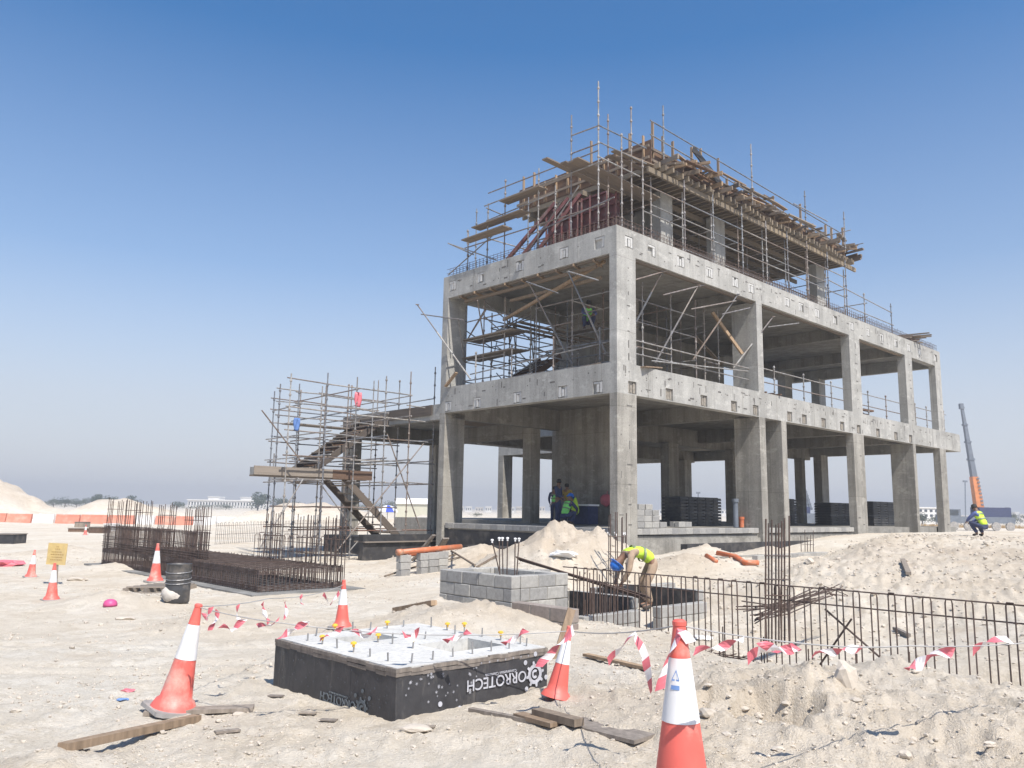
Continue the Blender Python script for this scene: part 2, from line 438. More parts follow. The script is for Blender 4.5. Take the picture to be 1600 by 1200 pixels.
# ------------------------------------------------------------------ ground
def hash2(ix, iy, seed):
    h = (ix.astype(np.int64) * 374761393 + iy.astype(np.int64) * 668265263 + seed * 974634777) & 0xffffffff
    h = ((h ^ (h >> 13)) * 1274126177) & 0xffffffff
    return ((h ^ (h >> 16)) & 0xffff) / 65535.0
def vnoise(x, y, seed):
    ix = np.floor(x); iy = np.floor(y); fx = x - ix; fy = y - iy
    fx = fx * fx * (3 - 2 * fx); fy = fy * fy * (3 - 2 * fy)
    a = hash2(ix, iy, seed); b = hash2(ix + 1, iy, seed); c = hash2(ix, iy + 1, seed); d = hash2(ix + 1, iy + 1, seed)
    return (a * (1 - fx) + b * fx) * (1 - fy) + (c * (1 - fx) + d * fx) * fy
def fbm(x, y, sc, octs, seed, gain=0.5):
    s = 0; a = 1.0; t = 0
    for i in range(octs):
        s = s + a * (vnoise(x * sc + 17.3 * i, y * sc + 9.1 * i, seed + i) - 0.5); t += a; a *= gain; sc *= 2.03
    return s / t
def sst(a, b, x):
    t = np.clip((x - a) / (b - a), 0, 1); return t * t * (3 - 2 * t)
HEAPS = []    # x, y, radius, height, sharpness
def H(x, y, dug=False):
    x = np.asarray(x, float); y = np.asarray(y, float)
    q0 = x - BX; q1 = y - BY
    u = q0 * CU.x + q1 * CU.y; v = q0 * CV.x + q1 * CV.y
    r = np.hypot(x, y)
    z = -0.3 * sst(7.0, 13.0, y) * (1 - 0.75 * sst(-5, 0.5, x))
    # the ground climbs gently to the building, and stands as an embankment on the right
    emb = sst(-8.4, 6.5, u + 0.5 * fbm(x, y, 0.5, 3, 5)) * (1 - sst(-8.0 + 0.35 * np.clip(u, 0, 12), -4.6 + 0.22 * np.clip(u, 0, 12), v))
    exc = sst(-9.9 - 1.5 * sst(-8.5, -11, v), -9.35, u) * (1 - sst(-4.6, -3.2, u)) * (1 - sst(-5.0, -3.6, v)) * sst(-14.5, -13.3, v)
    exc = exc * (1 - 0.65 * sst(-10.0, -12.5, v) * sst(-9.0, -8.0, u))
    corr = sst(-3.2, 1.0, u) * sst(-8, -3.5, v) * (1 - sst(-0.6, 0.4, v))
    z = z + corr * (0.36 + 0.5 * sst(6, 14, u))
    z = z * (1 - exc) + (-0.52) * exc
    z = np.maximum(z, z * (1 - emb) + 0.92 * emb)
    z = z + 0.12 * exc * fbm(x, y, 0.9, 4, 77)
    # right foreground berm in front of the trench
    berm = np.exp(-((x - 2.6) / 2.6) ** 2 - ((y - 6.7) / 1.9) ** 2)
    z = z + 0.16 * berm * (1 - exc)
    z = z + 0.10 * np.exp(-((x - 4.8) / 1.6) ** 2 - ((y - 6.0) / 1.2) ** 2)
    # beyond the building the ground is level
    far = sst(40, 60, y + 0.3 * np.abs(x))
    z = z * (1 - far) + (-0.25) * far
    plat = sst(2, 14, u) * (1 - sst(60, 90, u)) * (1 - sst(-2, 2, v)) * sst(-60, -40, v)
    pk = sst(0.0, 0.12, plat)
    z = z * (1 - pk) + np.maximum(z, 0.9 * plat * sst(8, 20, y)) * pk
    # spoil heaps across the back on the left
    ridge = np.exp(-((y - 96 - 5 * fbm(x, y, 0.03, 2, 3)) / 7.5) ** 2) * (1 - sst(-2, 12, x))
    z = z + ridge * np.clip(0.7 + 1.8 * fbm(x, y * 0.3, 0.055, 3, 21), 0.2, 3.2) * (1 - 0.75 * np.exp(-((x + 36) / 3.2) ** 2))
    z = z + 5.6 * np.exp(-((x + 66.5) / 8.0) ** 2 - ((y - 94) / 12) ** 2)
    z = z + 2.1 * np.exp(-((x + 44) / 4.2) ** 2 - ((y - 92) / 6) ** 2) + 1.7 * np.exp(-((x + 24) / 6) ** 2 - ((y - 95) / 6) ** 2)
    ridge2 = np.exp(-((y - 70) / 5.0) ** 2) * sst(-26, -22, x) * (1 - sst(-8, -3, x))
    z = z + ridge2 * np.clip(0.5 + 2.0 * fbm(x, y, 0.12, 3, 31), 0, 1.6)
    hm = np.zeros_like(z)
    for hx, hy, hr, hh, sh in HEAPS:
        d = np.hypot(x - hx, y - hy) / hr
        cl = np.clip(1 - d, 0, 1)
        hm = np.maximum(hm, cl * min(1.0, hh * 1.6))
        d = d * (1 + (0.16 if hh > 1 else 0.35) * fbm(x, y, 1.1 / hr, 3, int(abs(hx * 100)) + 3))
        z = z + hh * np.clip(1 - d, 0, 1) ** sh * (1 + (0.35 if hh > 0.5 else 0.2) * fbm(x, y, 2.8, 3, 17))
    # roughness of the dug, driven-over sand
    amp = 0.6 + 0.5 * emb + 0.35 * berm
    fade = 1 / (1 + (r / 45.0) ** 2)
    z = z + fade * amp * (0.16 * fbm(x, y, 0.33, 3, 41) + 0.10 * fbm(x, y, 1.3, 3, 51))
    clod = np.clip(fbm(x, y, 4.6, 3, 61, 0.6) + 0.0, 0, 1) * 0.10 + np.clip(fbm(x, y, 10.0, 3, 66, 0.65) + 0.03, 0, 1) * 0.085
    z = z + fade * clod * (0.32 + 2.6 * np.maximum(sst(0.01, 0.3, emb) * (1 - pk * sst(7, 10, u)), np.maximum(berm * 0.5, hm * 1.1)) + 0.5 * sst(0.45, 0.62, vnoise(x * 0.4, y * 0.4, 91)))
    z = z + (1 - fade) * sst(60, 85, r) * (1 - sst(120, 160, r)) * 1.5 * fbm(x, y, 0.3, 3, 71, 0.6) * (0.12 + ridge + 0.8 * np.exp(-((x + 66) / 12) ** 2 - ((y - 94) / 14) ** 2))
    for (cx, cy, a_, b_, dp) in ((2.0, 6.25, 0.13, 0.26, 0.20), (1.62, 6.35, 0.10, 0.18, 0.10), (2.9, 5.6, 0.12, 0.2, 0.06)):
        lu = (x - cx) * CU.x + (y - cy) * CU.y; lv = (x - cx) * CV.x + (y - cy) * CV.y
        z = z - dp * sst(-a_ - 0.18, -a_, lu) * (1 - sst(a_, a_ + 0.06, lu)) * sst(-b_ - 0.06, -b_, lv) * (1 - sst(b_, b_ + 0.06, lv))
    # vehicle tracks sweeping across the left foreground
    for k, off in enumerate((0.0, 0.42, 1.75, 2.2)):
        cy = 8.6 + off + 0.06 * (x + 3) + 0.25 * np.sin(x * 0.35 + k)
        z = z - 0.04 * np.exp(-((y - cy) / 0.11) ** 2) * (1 - sst(-3.2, -2.0, x))
    if dug:
        t_ = np.maximum(np.maximum(emb * (1 - 0.7 * pk), berm * 0.55), np.maximum(hm * 1.3, ridge * sst(0.4, 1.4, z)))
        t_ = t_ * (0.65 + 0.7 * vnoise(x * 0.8, y * 0.8, 131))
        return z, np.clip(t_, 0, 1)
    return z
def Hs(x, y): return float(H(np.array([x]), np.array([y]))[0])
def gnd(px, py, zmin=None):
    """the point of the ground that the pixel looks at"""
    d = ray(px, py)
    t = np.geomspace(2.2, 160, 500)
    X = CAM.x + d.x * t; Y = CAM.y + d.y * t; Z = CAM.z + d.z * t
    h = H(X, Y); k = np.argmax(Z < h)
    if k == 0: k = len(t) - 1
    t0, t1 = t[k - 1], t[k]
    for _ in range(9):
        tm = (t0 + t1) / 2; P = CAM + d * tm
        if P.z < Hs(P.x, P.y): t1 = tm
        else: t0 = tm
    P = CAM + d * t1
    return Vector((P.x, P.y, Hs(P.x, P.y)))
# heaps: the sand pile by the building, the heap by the front left, small mounds
HEAPS += [(2.64, 16.2, 0.75, 0.24, 0.7), (1.25, 19.3, 2.75, 1.3, 0.85), (2.3, 19.5, 1.6, 0.25, 1.0), (1.2, 24.6, 1.7, 0.5, 1.1), (-0.6, 25.8, 1.8, 0.4, 1.2), (4.8, 22.6, 1.6, 0.3, 1.2), (6.0, 25.2, 1.5, 0.35, 1.2), (8.4, 26.6, 1.6, 0.3, 1.2), (-0.35, 12.2, 1.5, 0.34, 1.2), (-1.15, 13.3, 1.1, 0.26, 1.3), (-1.2, 11.4, 1.4, 0.2, 1.5),
          (-4.5, 13.2, 1.5, 0.28, 1.6), (-2.75, 5.15, 0.55, 0.13, 1.3), (-2.6, 27.2, 2.6, 0.55, 1.4), (-0.9, 26.3, 1.8, 0.3, 1.4),
          (2.35, 6.6, 0.8, 0.22, 1.6), (3.5, 7.6, 1.0, 0.2, 1.5), (5.4, 5.4, 1.0, 0.22, 1.5), (-7.6, 16.0, 1.6, 0.25, 1.5),
          (-16, 30, 3.0, 0.35, 1.5), (-11.5, 24.0, 1.8, 0.2, 1.5), (7.2, 19.5, 1.3, 0.25, 1.4), (1.55, 6.5, 0.6, 0.12, 1.4)]
def make_ground():
    rr = np.concatenate([np.geomspace(0.9, 42, 400), np.geomspace(42.6, 150, 95)[0:], np.geomspace(158, 6000, 34)])
    aa = np.radians(np.concatenate([np.linspace(-96, -44, 90, endpoint=False), np.linspace(-44, 44, 560, endpoint=False), np.linspace(44, 96, 91)]))
    R_, A_ = np.meshgrid(rr, aa, indexing='ij')
    X = (R_ * np.sin(A_)).ravel(); Y = (R_ * np.cos(A_)).ravel()
    Z, DG = H(X, Y, True)
    nr, na = len(rr), len(aa)
    me = bpy.data.meshes.new('ground')
    co = np.stack([X, Y, Z], 1).astype(np.float32)
    i = np.arange(nr - 1)[:, None] * na + np.arange(na - 1)[None, :]
    i = i.ravel()
    quads = np.stack([i, i + na, i + na + 1, i + 1], 1)[:, ::-1]
    me.vertices.add(len(co)); me.vertices.foreach_set('co', co.ravel())
    me.loops.add(quads.size); me.loops.foreach_set('vertex_index', quads.ravel().astype(np.int32))
    me.polygons.add(len(quads)); me.polygons.foreach_set('loop_start', (np.arange(len(quads)) * 4).astype(np.int32))
    me.polygons.foreach_set('use_smooth', np.ones(len(quads), bool))
    me.update(calc_edges=True); me.validate()
    me.materials.append(M['sand'])
    if len(me.vertices) == len(DG):
        at_ = me.attributes.new('dug', 'FLOAT', 'POINT'); at_.data.foreach_set('value', DG.astype(np.float32))
    o = bpy.data.objects.new('ground', me); COL.objects.link(o); tag(o, kind='structure')
    if me.polygons[0].normal.z < 0: me.flip_normals()
    return o
make_ground()
# a sheet under and behind the viewer, where the dug ground goes on
bk = MB(); bk.add([(-6000, -6000, -0.55), (6000, -6000, -0.55), (6000, 1.0, -0.55), (-6000, 1.0, -0.55)], [(0, 1, 2, 3)])
tag(bk.build('ground_behind', M['sand']), kind='structure')

def icorock(s, jit, seed):
    bm = bmesh.new(); bmesh.ops.create_icosphere(bm, subdivisions=1 if s < 0.05 else 2, radius=1.0)
    r = random.Random(seed)
    for v in bm.verts:
        v.co *= 1 + r.uniform(-jit, jit)
    vs = [v.co.copy() for v in bm.verts]; fs = [tuple(v.index for v in f.verts) for f in bm.faces]; bm.free()
    return vs, fs
# loose gravel and clods, too many to count
def make_gravel():
    protos = [icorock(0.01, 0.32, k) for k in range(7)]
    V = []; Fc = []; off = 0
    n = 19000
    R_ = np.exp(rs.uniform(np.log(2.6), np.log(34), n)); A_ = np.radians(rs.uniform(-42, 42, n))
    X = R_ * np.sin(A_); Y = R_ * np.cos(A_)
    q0 = X - BX; q1 = Y - BY; u = q0 * CU.x + q1 * CU.y; v = q0 * CV.x + q1 * CV.y
    dens = 0.12 + 0.9 * sst(0.5, 0.7, vnoise(X * 0.55, Y * 0.55, 91)) + 1.0 * sst(-9, -4, u) * (v < -3) + 0.6 * np.exp(-((X - 2.8) / 2.8) ** 2 - ((Y - 6.5) / 2.2) ** 2)
    keep = (rs.uniform(0, 1, n) < dens) & ~((u > -0.5) & (v > -0.3)) & ~((u > -16.1) & (u < -14.0) & (v > -11) & (v < -8.6)) & ~((u > -11.3) & (u < -8.9) & (v > 0.6) & (v < 11.4))
    X = X[keep]; Y = Y[keep]; Z = H(X, Y); Rk = R_[keep]
    cnt_ = len(X); pv = np.array([[tuple(p) for p in pr[0]] for pr in protos]); pf = np.array([pr[1] for pr in protos])
    kk = np.arange(cnt_) % 7
    s = np.minimum(np.minimum(0.05, 0.0028 * Rk), 0.002 + 0.0009 * Rk + 0.0045 * rs.exponential(0.9, cnt_)) * rs.uniform(0.6, 1.25, cnt_) * np.where((u[keep] > -8) & (v[keep] < -4), 1.35, 1.0)
    c = np.cos(np.arange(cnt_) * 1.7)[:, None]; sn = np.sin(np.arange(cnt_) * 1.7)[:, None]
    q = pv[kk]; S = s[:, None]
    V = np.stack([X[:, None] + S * (q[:, :, 0] * c - q[:, :, 1] * sn), Y[:, None] + S * (q[:, :, 0] * sn + q[:, :, 1] * c) * 0.9, Z[:, None] + S * (q[:, :, 2] * 0.7 + 0.25)], 2).reshape(-1, 3)
    Fq = (pf[kk] + (np.arange(cnt_) * pv.shape[1])[:, None, None]).reshape(-1, 3)
    me = bpy.data.meshes.new('gravel')
    me.vertices.add(len(V)); me.vertices.foreach_set('co', V.astype(np.float32).ravel())
    me.loops.add(Fq.size); me.loops.foreach_set('vertex_index', Fq.astype(np.int32).ravel())
    me.polygons.add(len(Fq)); me.polygons.foreach_set('loop_start', (np.arange(len(Fq)) * 3).astype(np.int32))
    me.update(calc_edges=True); me.materials.append(M['stone']); me.shade_flat()
    o = bpy.data.objects.new('gravel', me); COL.objects.link(o)
    tag(o, 'pale gravel and clods strewn over the sandy ground', 'gravel', kind='stuff')
make_gravel()
def rock(px, py, size, label, sq=(1, 0.8, 0.7), seed=1):
    P = gnd(px, py)
    vs, fs = icorock(0.2, 0.2, seed)
    mb = MB(); mb.add([P + Vector((p.x * size * sq[0], p.y * size * sq[1], p.z * size * sq[2] + size * sq[2] * 0.45)) for p in vs], fs)
    tag(mb.build('rock', M['stone'], origin=P), label, 'rock', 'loose rocks on the sand' if 'fist-sized' not in label else 'fist-sized stones on the right foreground')
_rr = random.Random(19)
for k in range(22):
    rock(_rr.uniform(1085, 1590), _rr.uniform(1040, 1190), _rr.uniform(0.012, 0.034), 'fist-sized pale stone lying on the right foreground sand', (_rr.uniform(0.9, 1.5), _rr.uniform(0.7, 1.1), _rr.uniform(0.45, 0.8)), 30 + k)
rock(1322, 1072, 0.105, 'upright pale rock standing on the berm before the rebar fence', (0.75, 0.7, 1.25), 3)
rock(195, 968, 0.12, 'flat grey rock lying alone on the left sand', (1.3, 0.8, 0.3), 4)
rock(1105, 1118, 0.06, 'small rock lying right of the nearest cone', (1, 0.8, 0.6), 5)
rock(650, 1140, 0.075, 'broad flat stone in front of the black membrane box', (1.5, 1, 0.3), 6)
rock(372, 1118, 0.035, 'stone beside the grey board end at the leaning cone', (1.4, 0.8, 0.6), 7)
rock(120, 907, 0.16, 'low flat rock between the yellow sign and the barrel', (1.6, 0.7, 0.35), 8)
rock(24, 1112, 0.035, 'small pale rock at the far left foreground', (1.3, 0.8, 0.5), 9)
rock(1265, 880, 0.1, 'rock at the foot of the embankment under the building', (1.2, 1, 0.8), 10)

# ------------------------------------------------------------------ the concrete frame
ZF, Z1B, Z1T, ZRB, ZRT = 1.08, 5.29, 6.28, 9.87, 10.77
bld = thing('unfinished_building', W(14, 4, 0), 'two-storey bare concrete building frame with open bays and scaffolded roof', 'building')
def ub(name, mat, *a, parent=None):
    mb = MB(); mb.ubox(*a); return mb.build(name, M[mat] if isinstance(mat, str) else mat, parent or bld)
def spots(parent, pts, nrm, seed):
    """tie holes and nail marks left by the forms"""
    mb = MB(); r = random.Random(seed)
    a = Vector((0, 0, 1)).cross(nrm).normalized()
    for P in pts:
        s = r.uniform(0.022, 0.034)
        c = P + nrm * 0.003
        if r.random() < 0.45:
            mb.add([c + (a * math.cos(t) + Vector((0, 0, 1)) * math.sin(t)) * s for t in [k * math.pi / 3 for k in range(6)]], [tuple(range(6))])
        else:
            w_, h_ = r.uniform(0.05, 0.14), r.uniform(0.015, 0.03)
            if r.random() < 0.5: w_, h_ = h_, w_
            mb.add([c - a * w_ - Vector((0, 0, h_)), c + a * w_ - Vector((0, 0, h_)), c + a * w_ + Vector((0, 0, h_)), c - a * w_ + Vector((0, 0, h_))], [(0, 1, 2, 3)])
    o = mb.build('tie_marks', M['form_hole'], parent); o['kind'] = 'stuff'
M['form_hole'] = plain('form_hole', (0.13, 0.12, 0.11), 0.95)
def pocket_beam(along, a0, a1, z0, z1, pockets, old=False, th=0.35, seed=0):
    dp = 0.08; hw, hh = 0.21, 0.2; r = random.Random(seed)
    mb = MB()
    def bx(p0, p1, d0, d1, y0, y1):
        if along == 'u': mb.ubox(p0, p1, d0, d1, y0, y1)
        else: mb.ubox(d0, d1, p0, p1, y0, y1)
    bx(a0, a1, dp, th, z0, z1)
    cur = a0
    inserts = []
    for (pp, pz) in sorted(pockets):
        p0, p1 = pp - hw, pp + hw
        bx(cur, p0, 0, dp, z0, z1)
        bx(p0, p1, 0, dp, z0, pz - hh); bx(p0, p1, 0, dp, pz + hh, z1)
        cur = p1; inserts.append((pp, pz))
    bx(cur, a1, 0, dp, z0, z1)
    o = mb.build('edge_beam', M['concrete'], bld)
    for pp, pz in inserts:
        m2 = MB()
        for k, (x0, x1, y0, y1) in enumerate([(-0.19, -0.09, -0.17, 0.17), (-0.05, 0.05, -0.15, 0.10), (0.08, 0.19, -0.17, 0.17), (-0.19, 0.19, 0.12, 0.185)]):
            if r.random() < 0.12: continue
            d0 = r.uniform(0.0, 0.02) if not old else r.uniform(0.04, 0.06)
            if along == 'u': m2.ubox(pp + x0, pp + x1, d0, dp - 0.002, pz + y0, pz + y1)
            else: m2.ubox(d0, dp - 0.002, pp + x0, pp + x1, pz + y0, pz + y1)
        m2.build('beam_pocket', M['foam_old'] if old else M['foam'], o)
    n = -CV if along == 'u' else -CU
    pts = []
    for k in range(int((a1 - a0) * (5.0 if along == 'u' else 3.0))):
        p = r.uniform(a0 + 0.2, a1 - 0.2); zz = r.choice([z0 + 0.2, (z0 + z1) / 2 + 0.12, z1 - 0.22]) + r.uniform(-0.06, 0.06)
        if any(abs(p - q) < 0.32 and abs(zz - z_) < 0.3 for q, z_ in pockets): continue
        pts.append(W(p, 0, zz) if along == 'u' else W(0, p, zz))
    spots(o, pts, n, seed)
    # shallow joints where one pour met the next
    q = a0 + r.uniform(1.2, 2.6)
    while q < a1 - 0.6:
        if not any(abs(q - x) < 0.25 for x, _ in pockets):
            m3 = MB()
            if along == 'u': m3.ubox(q - 0.008, q + 0.008, -0.004, 0.004, z0, z1 + 0.004)
            else: m3.ubox(-0.004, 0.004, q - 0.008, q + 0.008, z0, z1 + 0.004)
            m3.build('pour_joint', M['slab'], o)
        q += r.uniform(2.0, 3.4)
    return o
topR = [0.65, 1.86, 3.56, 5.38, 7.13, 8.3, 11.15, 12.36, 13.82, 15.56, 17.27, 19.03, 20.67, 22.4, 24.07, 25.57, 27.9]
firR = [0.77, 2.77, 4.83, 6.81, 8.36, 11.01, 12.25, 13.98, 15.77, 17.47, 19.59, 21.72, 23.59]
topL = [8.32, 6.63, 4.49, 2.31, 0.72]
firL = [8.38, 6.68, 4.51, 2.33, 0.79]
pocket_beam('u', 0, 28.55, ZRB, ZRT, [(x, 10.33) for x in topR], seed=1)
pocket_beam('v', 0.35, 8.88, ZRB, ZRT, [(x, 10.33) for x in topL], seed=2)
pocket_beam('u', 0, 30.9, Z1B, Z1T, [(x, 5.52) for x in firR], old=True, seed=3)
pocket_beam('v', 0.35, 8.88, Z1B, Z1T, [(x, 5.52) for x in firL], seed=4)
# slabs and inner beams
ub('roof_slab', 'slab', 0.35, 28.3, 0.35, 8.6, 10.5, 10.765)
ub('rear_beam', 'concrete', 0.36, 28.55, 8.605, 8.88, ZRB, ZRT - 0.01)
ub('end_beam', 'concrete', 28.3, 28.6, 0.35, 8.6, ZRB + 0.004, ZRT - 0.004)
for u in (9.0, 18.0, 24.2): ub('cross_beam', 'slab', u - 0.2, u + 0.2, 0.35, 8.6, ZRB + 0.1, 10.5)
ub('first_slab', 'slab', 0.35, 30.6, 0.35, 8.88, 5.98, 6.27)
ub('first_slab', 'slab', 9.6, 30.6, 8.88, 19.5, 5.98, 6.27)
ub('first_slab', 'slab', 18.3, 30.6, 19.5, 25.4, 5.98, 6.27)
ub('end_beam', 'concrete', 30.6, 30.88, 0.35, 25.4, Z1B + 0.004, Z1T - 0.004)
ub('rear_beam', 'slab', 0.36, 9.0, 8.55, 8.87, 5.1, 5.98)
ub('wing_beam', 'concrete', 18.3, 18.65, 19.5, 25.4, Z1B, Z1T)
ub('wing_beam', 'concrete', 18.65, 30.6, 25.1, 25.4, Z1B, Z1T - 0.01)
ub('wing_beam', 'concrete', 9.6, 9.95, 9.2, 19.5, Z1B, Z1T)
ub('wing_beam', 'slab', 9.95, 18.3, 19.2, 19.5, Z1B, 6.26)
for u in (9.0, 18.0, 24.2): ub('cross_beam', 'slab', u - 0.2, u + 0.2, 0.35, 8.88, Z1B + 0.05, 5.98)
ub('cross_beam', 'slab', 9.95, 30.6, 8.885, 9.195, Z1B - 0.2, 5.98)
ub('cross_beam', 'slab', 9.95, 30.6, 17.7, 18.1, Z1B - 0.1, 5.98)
# balcony slab that the outside stair reaches
ub('landing_slab', 'concrete_low', 0.36, 5.2, 8.89, 15.8, 5.35, 5.62)
ub('landing_beam', 'concrete', 0, 0.36, 8.89, 15.8, 5.05, 5.66)
ub('landing_beam', 'slab', 0.36, 5.2, 15.45, 15.8, 4.65, 5.35)
ub('landing_beam', 'slab', 4.85, 5.2, 9.2, 15.45, 4.65, 5.35)
ub('column', 'concrete_low', 0.0, 0.45, 15.0, 15.8, -0.5, 5.05)
ub('column', 'concrete_low', 4.6, 5.2, 14.9, 15.44, -0.5, 4.65)
# ground floor and plinth
ub('ground_floor', 'slab', 0.42, 30.6, 0.42, 8.9, -0.4, ZF - 0.02)
ub('ground_floor', 'slab', 9.6, 30.6, 8.9, 25.2, -0.4, ZF - 0.03)
# columns: (u0, u1, v0, v1)
low = [(0, 0.98, 0, 0.3), (8.6, 9.05, 0, 1.1), (10.3, 10.7, 0, 1.15), (16.85, 17.95, 0, 0.35), (23.85, 24.2, 0, 1.15), (27.6, 28.5, 0, 0.35), (0, 1.0, 8.55, 8.88)]
up = [(0, 0.98, 0, 0.3), (8.62, 9.05, 0, 1.1), (16.9, 18.0, 0, 0.4), (23.45, 24.37, 0, 0.4), (27.7, 28.55, 0, 0.35), (0, 1.0, 8.55, 8.88)]
for i, (a, b, c, d) in enumerate(low):
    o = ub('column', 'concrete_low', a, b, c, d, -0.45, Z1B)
    if i in (0, 3, 5): spots(o, [W((a + b) / 2 + 0.12, 0, z) for z in np.arange(1.2, 5.2, 0.62)] + [W((a + b) / 2 - 0.3, 0, z) for z in np.arange(1.5, 5.2, 1.24)], -CV, i)
for i, (a, b, c, d) in enumerate(up):
    o = ub('column', 'concrete', a, b, c, d, Z1T, ZRB)
    if i in (0, 2, 3, 4): spots(o, [W((a + b) / 2 + 0.1, 0, z) for z in np.arange(6.5, 9.8, 0.42)], -CV, i + 20)
def backcol(x0, x1, v, z0, z1, mat='concrete_low', py=700):
    u0, _ = UV(atV(x0, py, v)); u1, _ = UV(atV(x1, py, v))
    u0, u1 = min(u0, u1), max(u0, u1)
    return ub('column', mat, u0, u0 + max(0.35, (u1 - u0) * 0.62), v - 0.5, v, z0, z1)
for x0, x1, v in ((1032, 1057, 8.88), (1132, 1157, 8.88), (1240, 1248, 8.88), (1270, 1287, 7.9), (817, 840, 9.2), (1060, 1077, 17.7), (779, 802, 25.4)):
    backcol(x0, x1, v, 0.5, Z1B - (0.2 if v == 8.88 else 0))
for x0, x1, v in ((1215, 1232, 8.2), (1267, 1283, 7.2)): backcol(x0, x1, v, Z1T, ZRB, 'concrete', 600)
ub('column', 'concrete', 9.0, 9.5, 8.4, 8.88, Z1T, ZRB)
# shear wall of the lift core
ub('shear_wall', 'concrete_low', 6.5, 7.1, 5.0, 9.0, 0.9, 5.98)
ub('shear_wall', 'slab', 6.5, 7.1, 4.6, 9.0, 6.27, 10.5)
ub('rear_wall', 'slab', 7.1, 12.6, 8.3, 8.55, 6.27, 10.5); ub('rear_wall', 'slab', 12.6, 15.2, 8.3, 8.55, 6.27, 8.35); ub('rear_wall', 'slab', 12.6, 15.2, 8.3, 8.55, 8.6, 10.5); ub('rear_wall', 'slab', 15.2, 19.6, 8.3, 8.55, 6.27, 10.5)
ub('shear_wall', 'slab', 6.3, 6.5, 2.9, 8.9, 10.766, 14.0)
# plinth blocks under the facades
_blk = {}
def block_mesh(mat, L=0.385, D=0.19, Hh=0.19):
    k = (mat.name, L, D, Hh)
    if k not in _blk:
        bm = bmesh.new(); bmesh.ops.create_cube(bm, size=1.0)
        for v in bm.verts: v.co = Vector((v.co.x * L, v.co.y * D, v.co.z * Hh))
        bmesh.ops.bevel(bm, geom=bm.edges[:], offset=0.009, segments=1, affect='EDGES')
        me = bpy.data.meshes.new('block'); bm.to_mesh(me); bm.free(); me.materials.append(mat); _blk[k] = me
    return _blk[k]
def lay(parent, u0, v0, along, length, ztop, courses, mat=None, jit=0.006, depth=0.1, half=False, r=random.Random(3), L=0.4):
    """courses of blocks; (u0, v0) is the outer start, along 'u' or 'v'"""
    mat = mat or M['block']; d = CU if along == 'u' else CV; nrm = CV if along == 'u' else CU
    for c in range(courses):
        p = -0.2 if (c % 2) else 0.0; z = ztop - 0.1 - 0.2 * c
        while p < length - 0.06:
            a = max(p, 0); b = min(p + L, length)
            if b - a > 0.07:
                me = block_mesh(mat, round(b - a - 0.012, 2))
                P = W(u0, v0, z) + d * ((a + b) / 2) + nrm * (depth + r.uniform(-jit, jit))
                mw = Matrix.Translation(P) @ Matrix.Rotation(math.atan2(d.y, d.x) + r.uniform(-0.01, 0.01), 4, 'Z')
                put('block', me, parent, mw)
            p += L
        mb = MB()
        z0 = z - 0.098; z1 = z + (0.085 if c == 0 else 0.098)
        if along == 'u': mb.ubox(u0 + 0.01, u0 + length - 0.01, v0 + 0.012, v0 + 0.178, z0, z1)
        else: mb.ubox(u0 + 0.012, u0 + 0.178, v0 + 0.01, v0 + length - 0.01, z0, z1)
        mb.build('mortar', M['slab'], parent)
pr_ = ub('plinth_wall', 'slab', 0.98, 16.8, 0.2, 0.4, 0.2, 0.84)
lay(pr_, 1.0, 0.12, 'u', 7.55, 1.08, 1); lay(pr_, 9.1, 0.12, 'u', 1.15, 1.08, 1); lay(pr_, 10.75, 0.12, 'u', 6.0, 1.08, 1)
pl_ = ub('plinth_wall', 'slab', 0.2, 0.4, 0.35, 8.5, -0.3, 0.84)
lay(pl_, 0.1, 0.35, 'v', 8.15, 1.08, 1)
ub('plinth_beam', 'concrete_low', 0.98, 30.0, 0.1, 0.198, 0.2, 0.72)
ub('plinth_beam', 'bitumen', 0.12, 0.198, 0.35, 8.5, -0.5, 0.84)
ub('tie_beam', 'bitumen', 2.2, 11.5, -1.0, -0.75, 0.0, 0.62)
ub('tie_beam', 'bitumen', -0.9, 0.0, 0.2, 6.2, -0.5, 0.35)
ub('tie_beam', 'concrete_low', 1.0, 12.6, -2.9, -2.65, -0.3, 0.36)
ub('footing', 'concrete_low', -0.4, 1.5, -0.45, -0.01, 0.0, 0.46)
ub('tie_beam', 'bitumen', -3.0, 5.2, 9.3, 9.6, -0.5, 0.62)
ub('tie_beam', 'bitumen', -1.0, 0.1, 9.7, 15.4, -0.5, 0.42)
# starter bars along the roof edge
rb = MB()
for (a, b, ax) in ((0.1, 28.4, 'u'), (0.2, 8.8, 'v')):
    p = a
    while p < b:
        for off in (0.08, 0.27):
            q0 = W(p, off, ZRT) if ax == 'u' else W(off, p, ZRT)
            rb.tube([q0, q0 + Vector((0, 0, random.uniform(0.32, 0.42)))], 0.008, 4, cap=False)
        p += 0.2
    for off in (0.08, 0.27):
        for zz in (0.17, 0.33):
            rb.tube([W(a, off, ZRT + zz), W(b, off, ZRT + zz)] if ax == 'u' else [W(off, a, ZRT + zz), W(off, b, ZRT + zz)], 0.008, 4, cap=False)
o = rb.build('starter_bars', M['rust'], bld); o['kind'] = 'stuff'

